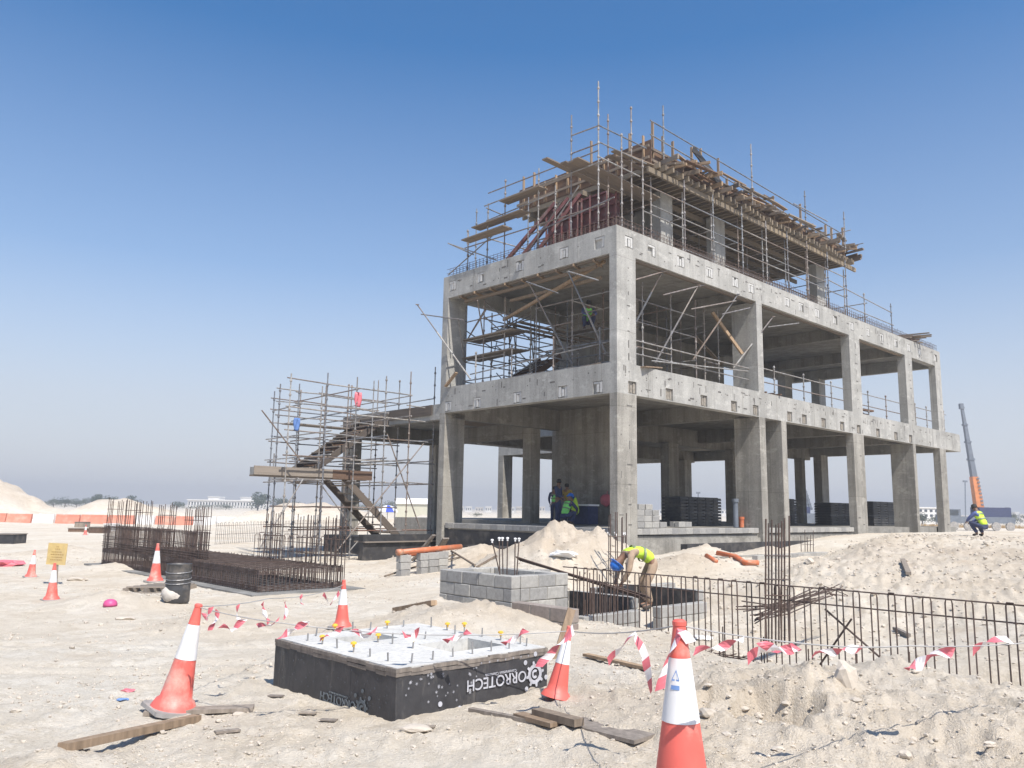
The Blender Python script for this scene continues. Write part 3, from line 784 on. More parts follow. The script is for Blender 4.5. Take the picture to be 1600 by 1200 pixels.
# ------------------------------------------------------------------ roof: penthouse columns and slab formwork
for a, b, v in ((5.15, 5.95, 2.0), (8.95, 9.75, 2.0), (18.1, 19.0, 2.0)):
    ub('column', 'concrete', a, b, v, v + 0.4, 10.766, 14.0)
fw = thing('slab_formwork', W(11, 4, 14), 'timber slab formwork with stacked joists on top of the roof scaffold', 'formwork')
FU0, FU1, FV0, FV1 = 3.4, 20.0, 1.0, 8.1
r = random.Random(11)
for i in range(7):
    for j in range(3):
        a = FU0 + (FU1 - FU0) / 7 * i; b = FU0 + (FU1 - FU0) / 7 * (i + 1) - 0.012
        c = FV0 + (FV1 - FV0) / 3 * j; d = FV0 + (FV1 - FV0) / 3 * (j + 1) - 0.012
        mb = MB(); mb.ubox(a, b, c, d, 14.26, 14.282); mb.build('deck_panel', M['ply'], fw)
u = FU0 + 0.05
while u < FU1:
    beam('joist', fw, W(u, FV0 - r.uniform(0.15, 0.35), 14.15), W(u, FV1 + 0.2, 14.15), 0.08, 0.2, M['hbeam']); u += 0.36
for v in (1.02, 2.6, 4.2, 5.8, 7.4):
    for dz in (0,):
        beam('main_beam', fw, W(FU0 - 0.35, v, 13.94), W((FU0 + FU1) / 2, v, 13.94), 0.09, 0.2, M['hbeam'])
        beam('main_beam', fw, W((FU0 + FU1) / 2 + 0.02, v, 13.94), W(FU1 + 0.35, v, 13.94), 0.09, 0.2, M['hbeam'])
# side boards, studs and walers of the edge beam
def side(p0, p1, nrm, n, hgt=0.95):
    p0, p1 = Vector(p0), Vector(p1)
    for k in range(5):
        z = 14.29 + 0.19 * k
        if z - 14.29 > hgt: break
        beam('edge_board', fw, p0 + Vector((0, 0, z - 14 + 0.09)), p1 + Vector((0, 0, z - 14 + 0.09)), 0.03, 0.185, M['ply'])
    for i in range(n):
        t = (i + 0.5) / n; P = p0.lerp(p1, t) + nrm * 0.07
        beam('stud', fw, P + Vector((0, 0, 0.28)), P + Vector((0, 0, 1.15 + r.choice([0, 0.1, 0.3, 0.6, 0.8, 0.95]))), 0.05, 0.1, M['timber'], up=nrm)
    for z in (0.5, 0.95):
        beam('waler', fw, p0 + nrm * 0.15 + Vector((0, 0, z)), p1 + nrm * 0.15 + Vector((0, 0, z)), 0.05, 0.1, M['plank'])
side(W(FU0, FV0 + 0.1, 14), W(FU0, FV1, 14), -CU, 11)
side(W(FU0, FV0 + 0.35, 14), W(FU1, FV0 + 0.35, 14), -CV, 26, 0.6)
side(W(FU1, FV0 + 0.3, 14), W(FU1, FV1, 14), CU, 8)
# timbers lying out over the front edge
for k in range(46):
    u = FU0 + 0.3 + k * 0.355 + r.uniform(-0.1, 0.1)
    z = r.choice([14.37, 14.47, 14.58, 14.72, 14.86]); L = r.uniform(0.7, 1.5)
    sk = r.uniform(-0.25, 0.25)
    beam('timber', fw, W(u, 0.35 + r.uniform(-0.2, 0.3), z), W(u + sk, 0.35 + L, z + r.uniform(-0.05, 0.12)), 0.08, r.choice([0.06, 0.1, 0.16]), M[r.choice(['plank', 'timber', 'greywood', 'plank'])])
for k in range(26):
    u = r.uniform(FU0 + 0.4, FU1 - 2.2); z = r.uniform(14.42, 15.15); L = r.uniform(1.2, 2.8)
    v = r.uniform(0.55, 1.5)
    beam('board', fw, W(u, v, z), W(u + L, v + r.uniform(-0.3, 0.3), z + r.uniform(-0.1, 0.15)), r.uniform(0.1, 0.22), 0.04, M[r.choice(['plank', 'ply', 'greywood', 'timber'])])
for k in range(10):
    u = FU1 - 0.2 + r.uniform(0, 0.6)
    beam('timber', fw, W(u, r.uniform(0.3, 1.0), 14.3 + 0.09 * k), W(u + r.uniform(0.2, 0.8), r.uniform(1.2, 4.0), 14.3 + 0.09 * k), 0.09, 0.08, M['plank'])
def loose(name, label, cat, p, q, wd, ht, mat, up=Vector((0, 0, 1)), group=None):
    p = Vector(p); q = Vector(q)
    mb = MB(); mb.bar(p, q, wd, ht, up); return tag(mb.build(name, M[mat], origin=p), label, cat, group)
loose('plank', 'dark board leaning steeply against the top of the roof formwork', 'plank', atV(1083, 232, 0.75), atV(1128, 290, 0.75), 0.28, 0.05, 'bitumen', CV)

# ------------------------------------------------------------------ roof scaffold
rsf = thing('roof_scaffold', W(10, 1, ZRT), 'tube scaffold standing on the roof slab round the timber formwork', 'scaffold')
def grid(parent, us, vs, z0, z1, levels, mat=None, over=0.25, dirs='uv', rnd=random.Random(4), miss=0.0):
    for u in us:
        for v in vs: standard(parent, W(u, v, z0), W(u, v, z1 + rnd.choice([0, 0, 0.1])), mat)
    for z in levels:
        if 'u' in dirs:
            for v in vs:
                for a, b in zip(us[:-1], us[1:]):
                    if rnd.random() >= miss: rod('ledger', parent, W(a, v, z), W(b, v, z), 0.024, mat or M['galv'])
        if 'v' in dirs:
            for u in us:
                for a, b in zip(vs[:-1], vs[1:]):
                    if rnd.random() >= miss: rod('transom', parent, W(u, a, z + 0.03), W(u, b, z + 0.03), 0.024, mat or M['galv'])
us = [2.0, 4.5, 6.4, 8.5, 10.4, 12.2, 14.0, 16.0, 17.9]
grid(rsf, us, [0.45], ZRT, 13.8, [11.9, 12.9])
grid(rsf, [3.6, 5.6, 7.6, 9.6, 11.6, 13.6, 15.6, 17.6, 19.6], [1.3, 3.2, 5.2, 7.2], ZRT, 13.84, [11.6, 12.8], miss=0.15)
# guard rail on the formwork edge
for px, py in ((1036, 167), (1173, 224), (1257, 298), (1318, 330)):
    P = atV(px, py, 0.6); u, _ = UV(P); standard(rsf, W(u, 0.6, 14.3), P)
P0, P1 = atV(1016, 188, 0.6), atV(1310, 362, 0.6); rod('guard_rail', rsf, P0, P1, 0.024, M['galv'])
P0, P1 = atV(1016, 210, 0.6), atV(1318, 386, 0.6); rod('guard_rail', rsf, P0, P1, 0.024, M['galv'])
P0, P1 = atV(1240, 318, 0.55), atV(1293, 346, 0.55); rod('guard_rail', rsf, P0, P1, 0.024, M['galv'])
rod('transom', rsf, W(18.4, 0.3, 15.4), W(18.4, 4.5, 15.4), 0.024, M['galv']); rod('transom', rsf, W(19.3, 0.1, 14.9), W(19.3, 5, 14.9), 0.024, M['galv'])
rod('ledger', rsf, W(17.9, 0.45, 11.5), W(23.4, 0.45, 11.5), 0.024, M['galv'])
rod('ledger', rsf, W(16.0, 0.45, 12.4), W(23.3, 0.45, 12.15), 0.024, M['galv'])
standard(rsf, W(23.3, 0.5, ZRT), W(23.3, 0.5, 12.7)); standard(rsf, W(20.0, 0.5, ZRT), W(20.0, 0.5, 12.6))
for v in (2.6, 5.0): standard(rsf, W(20.6, v, ZRT), W(20.6, v, 13.6))
rod('ledger', rsf, W(20.6, 0.6, 12.2), W(20.6, 6.5, 12.2), 0.024, M['galv']); rod('ledger', rsf, W(20.6, 0.6, 11.5), W(20.6, 6.5, 11.5), 0.024, M['galv'])

# the tower at the left corner of the roof
ctw = thing('corner_scaffold', W(0.4, 4, ZRT), 'tall tube scaffold along the left edge of the roof beside the red steel forms', 'scaffold')
for px, py, u in ((732, 365, 0.3), (763, 317, 0.3), (790, 280, 0.3), (842, 265, 0.3), (893, 180, 0.3), (935, 128, 0.3), (950, 180, 1.6), (986, 165, 2.2), (971, 207, 1.2)):
    P = atU(px, py, u); _, v = UV(P); standard(ctw, W(u, v, ZRT), P)
for px, py in ((745, 325), (826, 300), (868, 290)):
    P = atU(px, py, 1.7); _, v = UV(P); standard(ctw, W(1.7, v, ZRT), P)
def rodpx(parent, name, x0, y0, x1, y1, u=None, v=None, mat='galv', r=0.024):
    f = (lambda x, y: atU(x, y, u)) if u is not None else (lambda x, y: atV(x, y, v))
    return rod(name, parent, f(x0, y0), f(x1, y1), r, M[mat])
for a in ((763, 302, 935, 235), (757, 322, 940, 252), (760, 345, 870, 300), (893, 212, 936, 196), (893, 240, 936, 224), (726, 388, 945, 318), (700, 380, 740, 398), (826, 368, 960, 308), (757, 372, 800, 358)):
    rodpx(ctw, 'ledger', *a, u=0.3)
for a in ((936, 196, 1010, 232), (936, 222, 1010, 256), (936, 245, 1000, 276), (760, 325, 800, 342), (760, 372, 830, 392)):
    rodpx(ctw, 'ledger', *a, v=1.0 if a[0] > 900 else 6.6)
for a in ((826, 392, 880, 310), (700, 430, 790, 350), (868, 345, 905, 290)): rodpx(ctw, 'brace', *a, u=0.5)
rodpx(ctw, 'rake', 705, 382, 775, 406, u=0.2); standard(ctw, atU(731, 408, 0.25), atU(731, 361, 0.25))
# walkway of brown planks under the corner
for k in range(4):
    a = W((-1.0, -0.35, -0.2, -0.28)[k], 2.3 - 0.255 * k, 13.43); b = W((3.4, 4.3, 4.6, 4.5)[k], 2.42 - 0.255 * k, 13.40)
    beam('walk_plank', ctw, a, b, 0.25, 0.045, M['plank'])
for (v0, v1, z) in ((7.3, 4.5, 12.5), (5.7, 3.6, 13.15)):
    for k in range(2): beam('walk_plank', ctw, W(0.15 + 0.24 * k, v0, z), W(0.15 + 0.24 * k, v1, z), 0.225, 0.045, M['plank'])
for k in range(2): beam('walk_plank', ctw, W(-0.1 + 0.24 * k, 7.6, 12.0), W(-0.1 + 0.24 * k, 5.2, 12.0), 0.225, 0.045, M['plank'])
for k in range(2): beam('walk_plank', ctw, W(1.2, 1.1 + 0.25 * k, 14.05 - 0.1 * k), W(4.2, 1.1 + 0.25 * k, 14.25 - 0.1 * k), 0.225, 0.045, M['plank'])

# red steel wall forms with their raking props
def red_form(v0, v1, u, z0, z1, label):
    t = thing('steel_form', W(u, (v0 + v1) / 2, z0), label, 'formwork', 'red steel wall forms on the roof')
    mb = MB(); mb.ubox(u, u + 0.02, v0, v1, z0, z1); mb.build('face_sheet', M['redsteel'], t)
    n = 5
    for k in range(n + 1):
        z = z0 + (z1 - z0 - 0.1) * k / n + 0.05
        beam('rib', t, W(u - 0.06, v0, z), W(u - 0.06, v1, z), 0.11, 0.07, M['redsteel'])
    for k in range(5):
        v = v0 + 0.05 + (v1 - v0 - 0.1) * k / 4
        beam('upright', t, W(u - 0.13, v, z0), W(u - 0.13, v, z1), 0.06, 0.10, M['redsteel'])
    return t
red_form(2.3, 4.1, 3.0, ZRT + 0.02, 13.6, 'red steel wall form on the roof nearest the corner')
red_form(4.2, 6.0, 3.0, ZRT + 0.02, 13.6, 'red steel wall form on the roof behind the raking props')
for k, (v0, v1) in enumerate(((7.6, 4.9), (6.6, 4.2), (5.7, 3.6))):
    p, q = W(1.4, v0, ZRT), W(2.3, v1, 13.5)
    t = thing('push_prop', p, ['lowest red raking prop braced against the red steel forms', 'middle red raking prop braced against the red steel forms', 'right red raking prop braced against the red steel forms'][k], 'prop', 'red raking props on the roof')
    beam('tube', t, p, q, 0.13, 0.13, M['redsteel']); mb = MB(); mb.box(p + Vector((0, 0, 0.02)), 0.3, 0.3, 0.03); mb.build('base_plate', M['redsteel'], t)

# ------------------------------------------------------------------ first floor: guard rails, shoring, loose timber
gr = thing('facade_guard_rail', W(14, 0.3, Z1T), 'tube guard rail along the first floor of the long sunlit facade', 'railing')
for u in (10.5, 13.0, 15.6, 19.5, 21.6, 25.4, 27.0, 29.6): standard(gr, W(u, 0.35, Z1T), W(u, 0.35, Z1T + 1.35))
for z, (a, b) in ((0.55, (9.1, 29.6)), (1.1, (9.1, 30.1)), (0.5, (1.1, 8.6)), (0.95, (1.1, 8.8))): rod('guard_rail', gr, W(a, 0.4, Z1T + z), W(b, 0.4, Z1T + z), 0.024, M['galv'])
rod('guard_rail', gr, W(2.2, 0.3, Z1T + 0.35), W(8.4, 0.3, Z1T + 0.8), 0.024, M['galv'])
gl = thing('side_guard_rail', W(0.3, 4, Z1T), 'tube guard rail along the first floor of the left facade', 'railing')
for v in (1.0, 3.1, 5.2, 7.2): standard(gl, W(0.35, v, Z1T), W(0.35, v, Z1T + 1.3))
rodpx(gl, 'guard_rail', 735, 585, 955, 533, u=0.42); rodpx(gl, 'guard_rail', 735, 602, 830, 584, u=0.42)
rod('toe_rail', gl, W(0.42, 0.4, Z1T + 0.12), W(0.42, 5, Z1T + 0.1), 0.024, M['galv'])
sh = thing('shoring_scaffold', W(4, 4, Z1T), 'dense tube shoring under the roof slab on the first floor left bay', 'scaffold')
grid(sh, [1.2, 2.9, 4.6, 6.2], [1.2, 3.0, 4.8], Z1T, 9.7, [7.3, 8.2, 9.0], miss=0.25)
grid(sh, [0.9, 2.3, 3.7, 5.1], [6.2, 7.4, 8.5], Z1T, 9.7, [6.6, 7.4, 8.2, 9.0], miss=0.08, rnd=random.Random(9))
grid(sh, [7.4, 8.4], [1.6, 3.4], Z1T, 9.8, [7.5, 8.9], miss=0.3)
r = random.Random(21)
for k in range(30):
    u = r.choice([0.9, 2.3, 3.7, 5.1]); v = r.choice([6.2, 7.4, 8.5]); z = r.choice([6.4, 7.4, 8.2])
    rod('brace', sh, W(u, v, z), W(u + r.choice([-1.4, 1.4, 0]), v + r.choice([-1.2, 1.2]), z + r.uniform(0.9, 1.5)), 0.024, M['galv'])
for z in (8.3, 7.55):
    for k in range(4): beam('walk_plank', sh, W(0.8 + 0.25 * k, 5.6, z + 0.02 * k), W(0.9 + 0.25 * k, 8.6, z), 0.225, 0.045, M['greywood'])
for k in range(3): beam('walk_plank', sh, W(1.5, 6.0 + 0.5 * k, 8.75), W(6.0, 6.2 + 0.5 * k, 8.8), 0.225, 0.045, M['plank'])
ix = thing('inner_stair', W(4.4, 6, Z1T), 'dark timber stair form climbing inside the first floor', 'stair')
for k in range(9):
    beam('tread_board', ix, W(2.4 + 0.28 * k, 7.0, Z1T + 0.15 + 0.18 * k), W(2.4 + 0.28 * k, 8.2, Z1T + 0.15 + 0.18 * k), 0.26, 0.04, M['ply'])
for v in (7.0, 8.2): beam('stringer', ix, W(2.2, v, Z1T + 0.03), W(4.9, v, Z1T + 1.75), 0.04, 0.25, M['ply'])
# soffit timbers left under the roof edge
sf = thing('soffit_timbers', W(0.4, 5, ZRB), 'row of pale timbers still hanging under the left roof beam', 'timber')
for k in range(9):
    v = 1.0 + 0.85 * k
    beam('batten', sf, W(0.02 - 0.05 * (k % 2), v, ZRB - 0.06), W(0.75, v + 0.25, ZRB - 0.06), 0.05, 0.09, M['timber'])
beam('batten', sf, W(0.16, 0.4, ZRB - 0.04), W(0.16, 8.0, ZRB - 0.04), 0.1, 0.06, M['plank']); beam('batten', sf, W(0.42, 1.2, ZRB - 0.16), W(0.42, 8.0, ZRB - 0.16), 0.1, 0.1, M['plank'])
sg = thing('facade_soffit_timbers', W(5, 0.3, ZRB), 'brown timber strip still hanging under the long roof beam', 'timber')
beam('batten', sg, W(1.0, 0.16, ZRB - 0.04), W(8.6, 0.16, ZRB - 0.04), 0.14, 0.06, M['plank']); beam('batten', sg, W(9.1, 0.2, ZRB - 0.035), W(16.8, 0.2, ZRB - 0.035), 0.12, 0.05, M['plank'])
beam('batten', sg, W(18.1, 0.2, ZRB - 0.035), W(23.4, 0.2, ZRB - 0.035), 0.12, 0.05, M['plank'])
def pxbeam(lbl, x0, y0, u0, x1, y1, u1, wd, ht, mat, plane='u', name='timber_prop', cat='timber'):
    f = atU if plane == 'u' else atV
    return loose(name, lbl, cat, f(x0, y0, u0), f(x1, y1, u1), wd, ht, mat)
pxbeam('long yellow timber slanting up under the left roof beam', 787, 500, 1.2, 945, 408, 0.55, 0.1, 0.1, 'timber')
pxbeam('shorter brown timber crossing behind the yellow slanting timber', 798, 470, 0.9, 940, 434, 1.0, 0.1, 0.1, 'plank')
pxbeam('pale wedge of timber wired to the left first-floor column', 696, 604, -0.08, 713, 582, -0.02, 0.14, 0.06, 'timber')
def prop(lbl, x0, y0, a0, x1, y1, a1, plane):
    f = atU if plane == 'u' else atV
    p, q = f(x0, y0, a0), f(x1, y1, a1)
    t = thing('raking_prop', p, lbl, 'prop', 'raking steel props on the first floor')
    rod('outer_tube', t, p, p.lerp(q, 0.62), 0.034, M['galv']); rod('inner_tube', t, p.lerp(q, 0.6), q, 0.026, M['galv'])
    mb = MB(); mb.box(q, 0.13, 0.13, 0.02); mb.build('head_plate', M['galv'], t)
prop('raking prop in the left facade nearest its middle', 893, 568, 1.0, 827, 443, 0.1, 'u')
prop('raking prop in the left facade nearest the corner column', 946, 551, 1.0, 888, 425, 0.1, 'u')
prop('raking prop sticking out left beyond the far column', 735, 592, 0.3, 652, 476, -0.6, 'u')
prop('first raking prop right of the corner column', 994, 503, 0.9, 1033, 428, 0.2, 'v')
prop('second raking prop right of the corner column', 1024, 567, 0.9, 1091, 446, 0.1, 'v')
prop('raking prop in the middle of the first long bay', 1083, 562, 1.0, 1153, 460, 0.0, 'v')
prop('raking prop leaning past the second column', 1146, 575, 0.7, 1208, 495, -0.3, 'v')
bars = thing('prop_rails', W(5, 0, 9), 'loose horizontal tubes clamped to the raking props in the first long bay', 'tube')
for a in ((993, 437, 1060, 418), (1036, 461, 1105, 444), (1080, 483, 1150, 470), (1128, 491, 1172, 481), (1200, 511, 1248, 505)): rodpx(bars, 'tube', *a, v=0.1)
for a in ((658, 491, 724, 500), (822, 440, 872, 458), (888, 424, 935, 438)): rodpx(bars, 'tube', *a, u=0.0)
pxbeam('pair of yellow timbers leaning against the second column', 1113, 488, 1.2, 1160, 553, 0.5, 0.12, 0.1, 'timber', 'v')
pxbeam('brown board leaning in the dark of the first long bay', 1085, 525, 2.4, 1128, 570, 1.8, 0.25, 0.04, 'plank', 'v')
pxbeam('short plank lying on the first floor edge beside the corner', 908, 575, 0.15, 940, 568, 0.15, 0.12, 0.08, 'plank')
pxbeam('board end jutting over the first-floor edge of the long facade', 1005, 573, -0.1, 1031, 575, 0.2, 0.2, 0.04, 'timber', 'v')
# heap of dark timbers on the far roof end and on the first floor
def pile(name, label, P, n, L, wd, dirv, mats, spread, seed, h=0.06, cat='timber stack'):
    t = thing(name, P, label, cat); r = random.Random(seed)
    for k in range(n):
        z = h * (k // 3) + h / 2 + 0.01; o_ = Vector((r.uniform(-spread, spread), r.uniform(-spread, spread), 0))
        d = (dirv + Vector((r.uniform(-0.12, 0.12), r.uniform(-0.12, 0.12), 0))).normalized()
        l = L * r.uniform(0.7, 1.1)
        beam('timber', t, P + o_ - d * l / 2 + Vector((0, 0, z)), P + o_ + d * l / 2 + Vector((0, 0, z + r.uniform(-0.01, 0.02))), wd, h * 0.9, M[r.choice(mats)])
    return t
pile('timber_stack', 'heap of grey timbers lying on the far end of the roof', W(25.2, 0.9, ZRT + 0.02), 26, 2.0, 0.12, (CV - CU * 0.3).normalized(), ['plank', 'greywood', 'ply'], 0.7, 5)
pile('timber_stack', 'dark timber heap on the first floor by the third bay', W(20.3, 1.2, Z1T + 0.01), 14, 1.5, 0.2, CU, ['ply', 'bitumen'], 0.3, 6, 0.1)
pile('timber_stack', 'rubble of boards on the first floor behind the second column', W(10.2, 0.9, Z1T + 0.01), 9, 1.1, 0.12, CV, ['plank', 'ply'], 0.4, 7)

# ------------------------------------------------------------------ outside concrete stair and its scaffold
st = thing('outside_stair', W(-2, 12, 0), 'half-built concrete stair with a mid landing left of the building', 'stair')
mb = MB(); mb.ubox(-6.7, -3.3, 10.2, 10.95, 2.66, 2.93); mb.ubox(-4.1, -3.3, 10.951, 14.6, 2.66, 2.93); mb.build('mid_landing', M['concrete'], st)
beam('form_board', st, W(-6.95, 10.13, 2.80), W(-3.9, 10.13, 2.80), 0.04, 0.3, M['greywood']); beam('form_board', st, W(-3.9, 10.12, 2.78), W(-2.2, 10.12, 2.78), 0.04, 0.34, M['ply'])
beam('form_board', st, W(-6.95, 10.3, 2.62), W(-2.4, 10.3, 2.62), 0.3, 0.05, M['plank'])
def flight(u0, z0, u1, z1, v0, v1, n, mat):
    d = (W(u1, 0, z1) - W(u0, 0, z0))
    for v in (v0, v1): beam('stringer', st, W(u0, v, z0 - 0.1), W(u1, v, z1 - 0.1), 0.05, 0.26, M['darkwood'])
    for k in range(n):
        t = (k + 0.5) / n; u = u0 + (u1 - u0) * t; z = z0 + (z1 - z0) * t
        beam('step', st, W(u, v0 + 0.03, z), W(u, v1 - 0.03, z), 0.3, 0.05, M['greywood'])
    mb = MB(); a = (W(u0, v0 + 0.03, z0 - 0.22), W(u1, v0 + 0.03, z1 - 0.22), W(u1, v1 - 0.03, z1 - 0.22), W(u0, v1 - 0.03, z0 - 0.22))
    return a
flight(-3.4, 2.85, -0.35, 0.2, 10.25, 11.7, 9, 'ply')
a = flight(-3.4, 3.0, 0.2, 5.55, 12.7, 14.4, 11, 'ply')
mb = MB(); mb.hexa([p - Vector((0, 0, 0.03)) for p in a], [Vector(p) for p in a]); mb.build('soffit_form', M['ply'], st)
for k in range(3): beam('soffit_plank', st, W(0.5 + 0.0 * k, 9.5 + 0.6 * k, 5.26), W(3.9, 9.6 + 0.6 * k, 5.24), 0.55, 0.04, M['plank'])
beam('form_board', st, W(-0.06, 9.3, 5.45), W(-0.06, 12.2, 5.42), 0.04, 0.4, M['darkwood']); beam('form_board', st, W(-0.06, 12.3, 5.32), W(-0.06, 15.8, 5.32), 0.04, 0.55, M['greywood'])
ls = thing('stair_scaffold', W(-3, 11, 0), 'tube scaffold wrapped round the outside stair left of the building', 'scaffold')
r = random.Random(31)
for v, us, tops in ((9.7, [-6.0, -4.55, -3.3, -2.0, -0.85, 0.35], [6.2, 6.4, 6.45, 6.6, 6.9, 7.3]),
                    (12.2, [-5.1, -4.3, -3.3, -2.1, -0.9, 0.4], [6.2, 6.3, 6.3, 6.5, 6.8, 7.0]),
                    (15.0, [-3.9, -2.7, -1.5, -0.2, 1.2], [6.3, 6.5, 6.8, 7.0, 7.4])):
    for u, t in zip(us, tops):
        P = W(u, v, 0); standard(ls, W(u, v, Hs(P.x, P.y)), W(u, v, t))
    for z in (0.75, 1.6, 2.55, 3.35, 4.2, 5.0, 5.55, 6.0):
        for a, b in zip(us[:-1], us[1:]):
            if 1.0 < z < 3.2 and r.random() < 0.45: continue
            if r.random() < 0.12: continue
            rod('ledger', ls, W(a - 0.12, v + 0.04, z + r.uniform(-0.04, 0.04)), W(b + 0.12, v + 0.04, z), 0.024, M['galv'] if z > 2 else M['oldtube'])
for u in (-5.6, -4.4, -3.3, -2.0, -0.9, 0.2):
    for z in (2.5, 3.4, 4.25, 5.1, 5.9):
        if r.random() < 0.25: continue
        rod('transom', ls, W(u, 9.5, z + 0.05), W(u + 0.35, 12.4 if u < -5 else 15.2, z + 0.05), 0.024, M['galv'])
for x0, y0, x1, y1, v in ((405, 858, 474, 748, 9.6), (515, 875, 662, 693, 9.55), (409, 641, 470, 720, 9.6), (495, 748, 556, 832, 10.0), (605, 678, 656, 825, 9.75), (545, 862, 566, 838, 9.7)):
    rod('brace', ls, atV(x0, y0, v), atV(x1, y1, v), 0.024, M['galv'])
for u in (-6.0, -4.2): standard(ls, W(u, 10.6, 2.93), W(u, 10.6, 3.45), name='jack')
for k in range(3): beam('walk_plank', ls, W(-3.0, 9.3 + 0.25 * k, 0.36), W(1.2, 9.3 + 0.25 * k, 0.36), 0.23, 0.045, M['greywood'])
for k in range(3): beam('walk_plank', ls, W(-3.6, 14.2 + 0.25 * k, 4.95), W(-0.8, 14.2 + 0.25 * k, 4.95), 0.23, 0.045, M['greywood'])
# cloth tied to the scaffold
def cloth(name, label, cat, P, wd, ht, mat, seed):
    mb = MB(); r = random.Random(seed); n, m_ = 6, 7; vs = []
    for j in range(m_ + 1):
        for i in range(n + 1):
            vs.append(P + CU * (wd * (i / n - 0.5) * (1 - 0.06 * math.sin(j))) + Vector((0, 0, -ht * j / m_)) + CV * (0.05 * math.sin(i * 1.6 + j * 0.7) + r.uniform(-0.01, 0.01)))
    k = n + 1
    fs = [(j * k + i, j * k + i + 1, (j + 1) * k + i + 1, (j + 1) * k + i) for j in range(m_) for i in range(n)]
    mb.add(vs, fs); o = mb.build(name, M[mat], origin=P, smooth=True)
    md = o.modifiers.new('thick', 'SOLIDIFY'); md.thickness = 0.008
    return tag(o, label, cat)
cloth('cloth', 'red cloth tied high on the stair scaffold', 'cloth', atV(560, 613, 9.68), 0.28, 0.55, 'tape_red', 3)
cloth('blue_sheet', 'blue sheet hanging on the left end of the stair scaffold', 'sheet', atV(464, 653, 9.68), 0.22, 0.45, 'blue_net', 4)

# ------------------------------------------------------------------ rebar cage on its blinding pad, left
pd = MB()
mbp = [W(-11.55, 0.35, -0.5), W(-8.75, 0.35, -0.5), W(-8.75, 11.7, -0.5), W(-11.55, 11.7, -0.5)]
pd.hexa(mbp, [p + Vector((0, 0, 0.25)) for p in mbp])
tag(pd.build('blinding_pad', M['pad'], origin=W(-10, 6, -0.5)), 'thin grey concrete pad under the long rebar cage', 'concrete pad')
cage = thing('rebar_cage', W(-10, 6, -0.25), 'long rusty rebar raft cage with tall column starters on the left', 'rebar cage')
U0, U1, V0, V1, ZB, ZT_ = -11.2, -9.1, 0.8, 11.2, -0.22, 0.22
r = random.Random(41)
def perim(s):
    a, b = U1 - U0, V1 - V0; s %= 2 * (a + b)
    if s < a: return U0 + s, V0
    s -= a
    if s < b: return U1, V0 + s
    s -= b
    if s < a: return U1 - s, V1
    return U0, V1 - (s - a)
PL = 2 * (U1 - U0 + V1 - V0)
n = 270
for k in range(n):
    u, v = perim(PL * k / n)
    rod('link', cage, W(u, v, ZB - 0.03), W(u, v, ZT_ + r.uniform(0, 0.05)), 0.011, M['rust'], 5)
for z in (-0.22, -0.19, -0.16, -0.13, 0.12, 0.15, 0.18, 0.21):
    for (a, b, c, d) in ((U0, V0, U1, V0), (U1, V0, U1, V1), (U1, V1, U0, V1), (U0, V1, U0, V0)):
        rod('hoop', cage, W(a, b, z), W(c, d, z), 0.010, M['rust'], 5)
u = U0 + 0.1
while u < U1:
    for z in (ZB, ZT_ - 0.01): rod('long_bar', cage, W(u, V0, z), W(u, V1, z), 0.011, M['rust'], 5)
    u += 0.3
v = V0 + 0.1
while v < V1:
    for z in (ZB + 0.02, ZT_ + 0.012): rod('cross_bar', cage, W(U0, v, z), W(U1, v, z), 0.011, M['rust'], 5)
    v += 0.3
# wall starters on the far-left part
v = 4.3
while v < V1 + 0.01:
    for u in (U0, U0 + 0.35):
        rod('wall_bar', cage, W(u, v, ZT_ - 0.1), W(u, v, 0.93), 0.011, M['rust'], 5)
    v += 0.1
for z in (0.3, 0.36, 0.42, 0.6, 0.9):
    for u in (U0, U0 + 0.35): rod('hoop', cage, W(u, 4.2, z), W(u, V1 + 0.1, z), 0.010, M['rust'], 5)
for u in np.arange(U0, U1 + 0.01, 0.16):
    rod('wall_bar', cage, W(u, V1, ZT_), W(u, V1, 0.86), 0.009, M['rust'], 5)
for z in (0.5, 0.8): rod('hoop', cage, W(U0, V1, z), W(U1, V1, z), 0.010, M['rust'], 5)
# hairpins further right
def hairpin(parent, P, Q, top, name='hairpin', rad=0.009):
    mb = MB(); w_ = (Q - P)
    pts = [P, P + Vector((0, 0, top - 0.04)), P + w_ * 0.12 + Vector((0, 0, top)), P + w_ * 0.88 + Vector((0, 0, top)), Q + Vector((0, 0, top - 0.04)), Q]
    mb.tube(pts, rad, 5); return mb.build(name, M['rust'], parent, origin=P)
for k in range(19):
    v = 0.9 + 0.23 * k
    hairpin(cage, W(U1, v, ZT_), W(U1 - 0.16, v, ZT_), 0.62 + 0.05 * (k % 2))
for z in (0.45, 0.7): rod('hoop', cage, W(U1, 0.6, z), W(U1, 5.2, z), 0.009, M['rust'], 5)
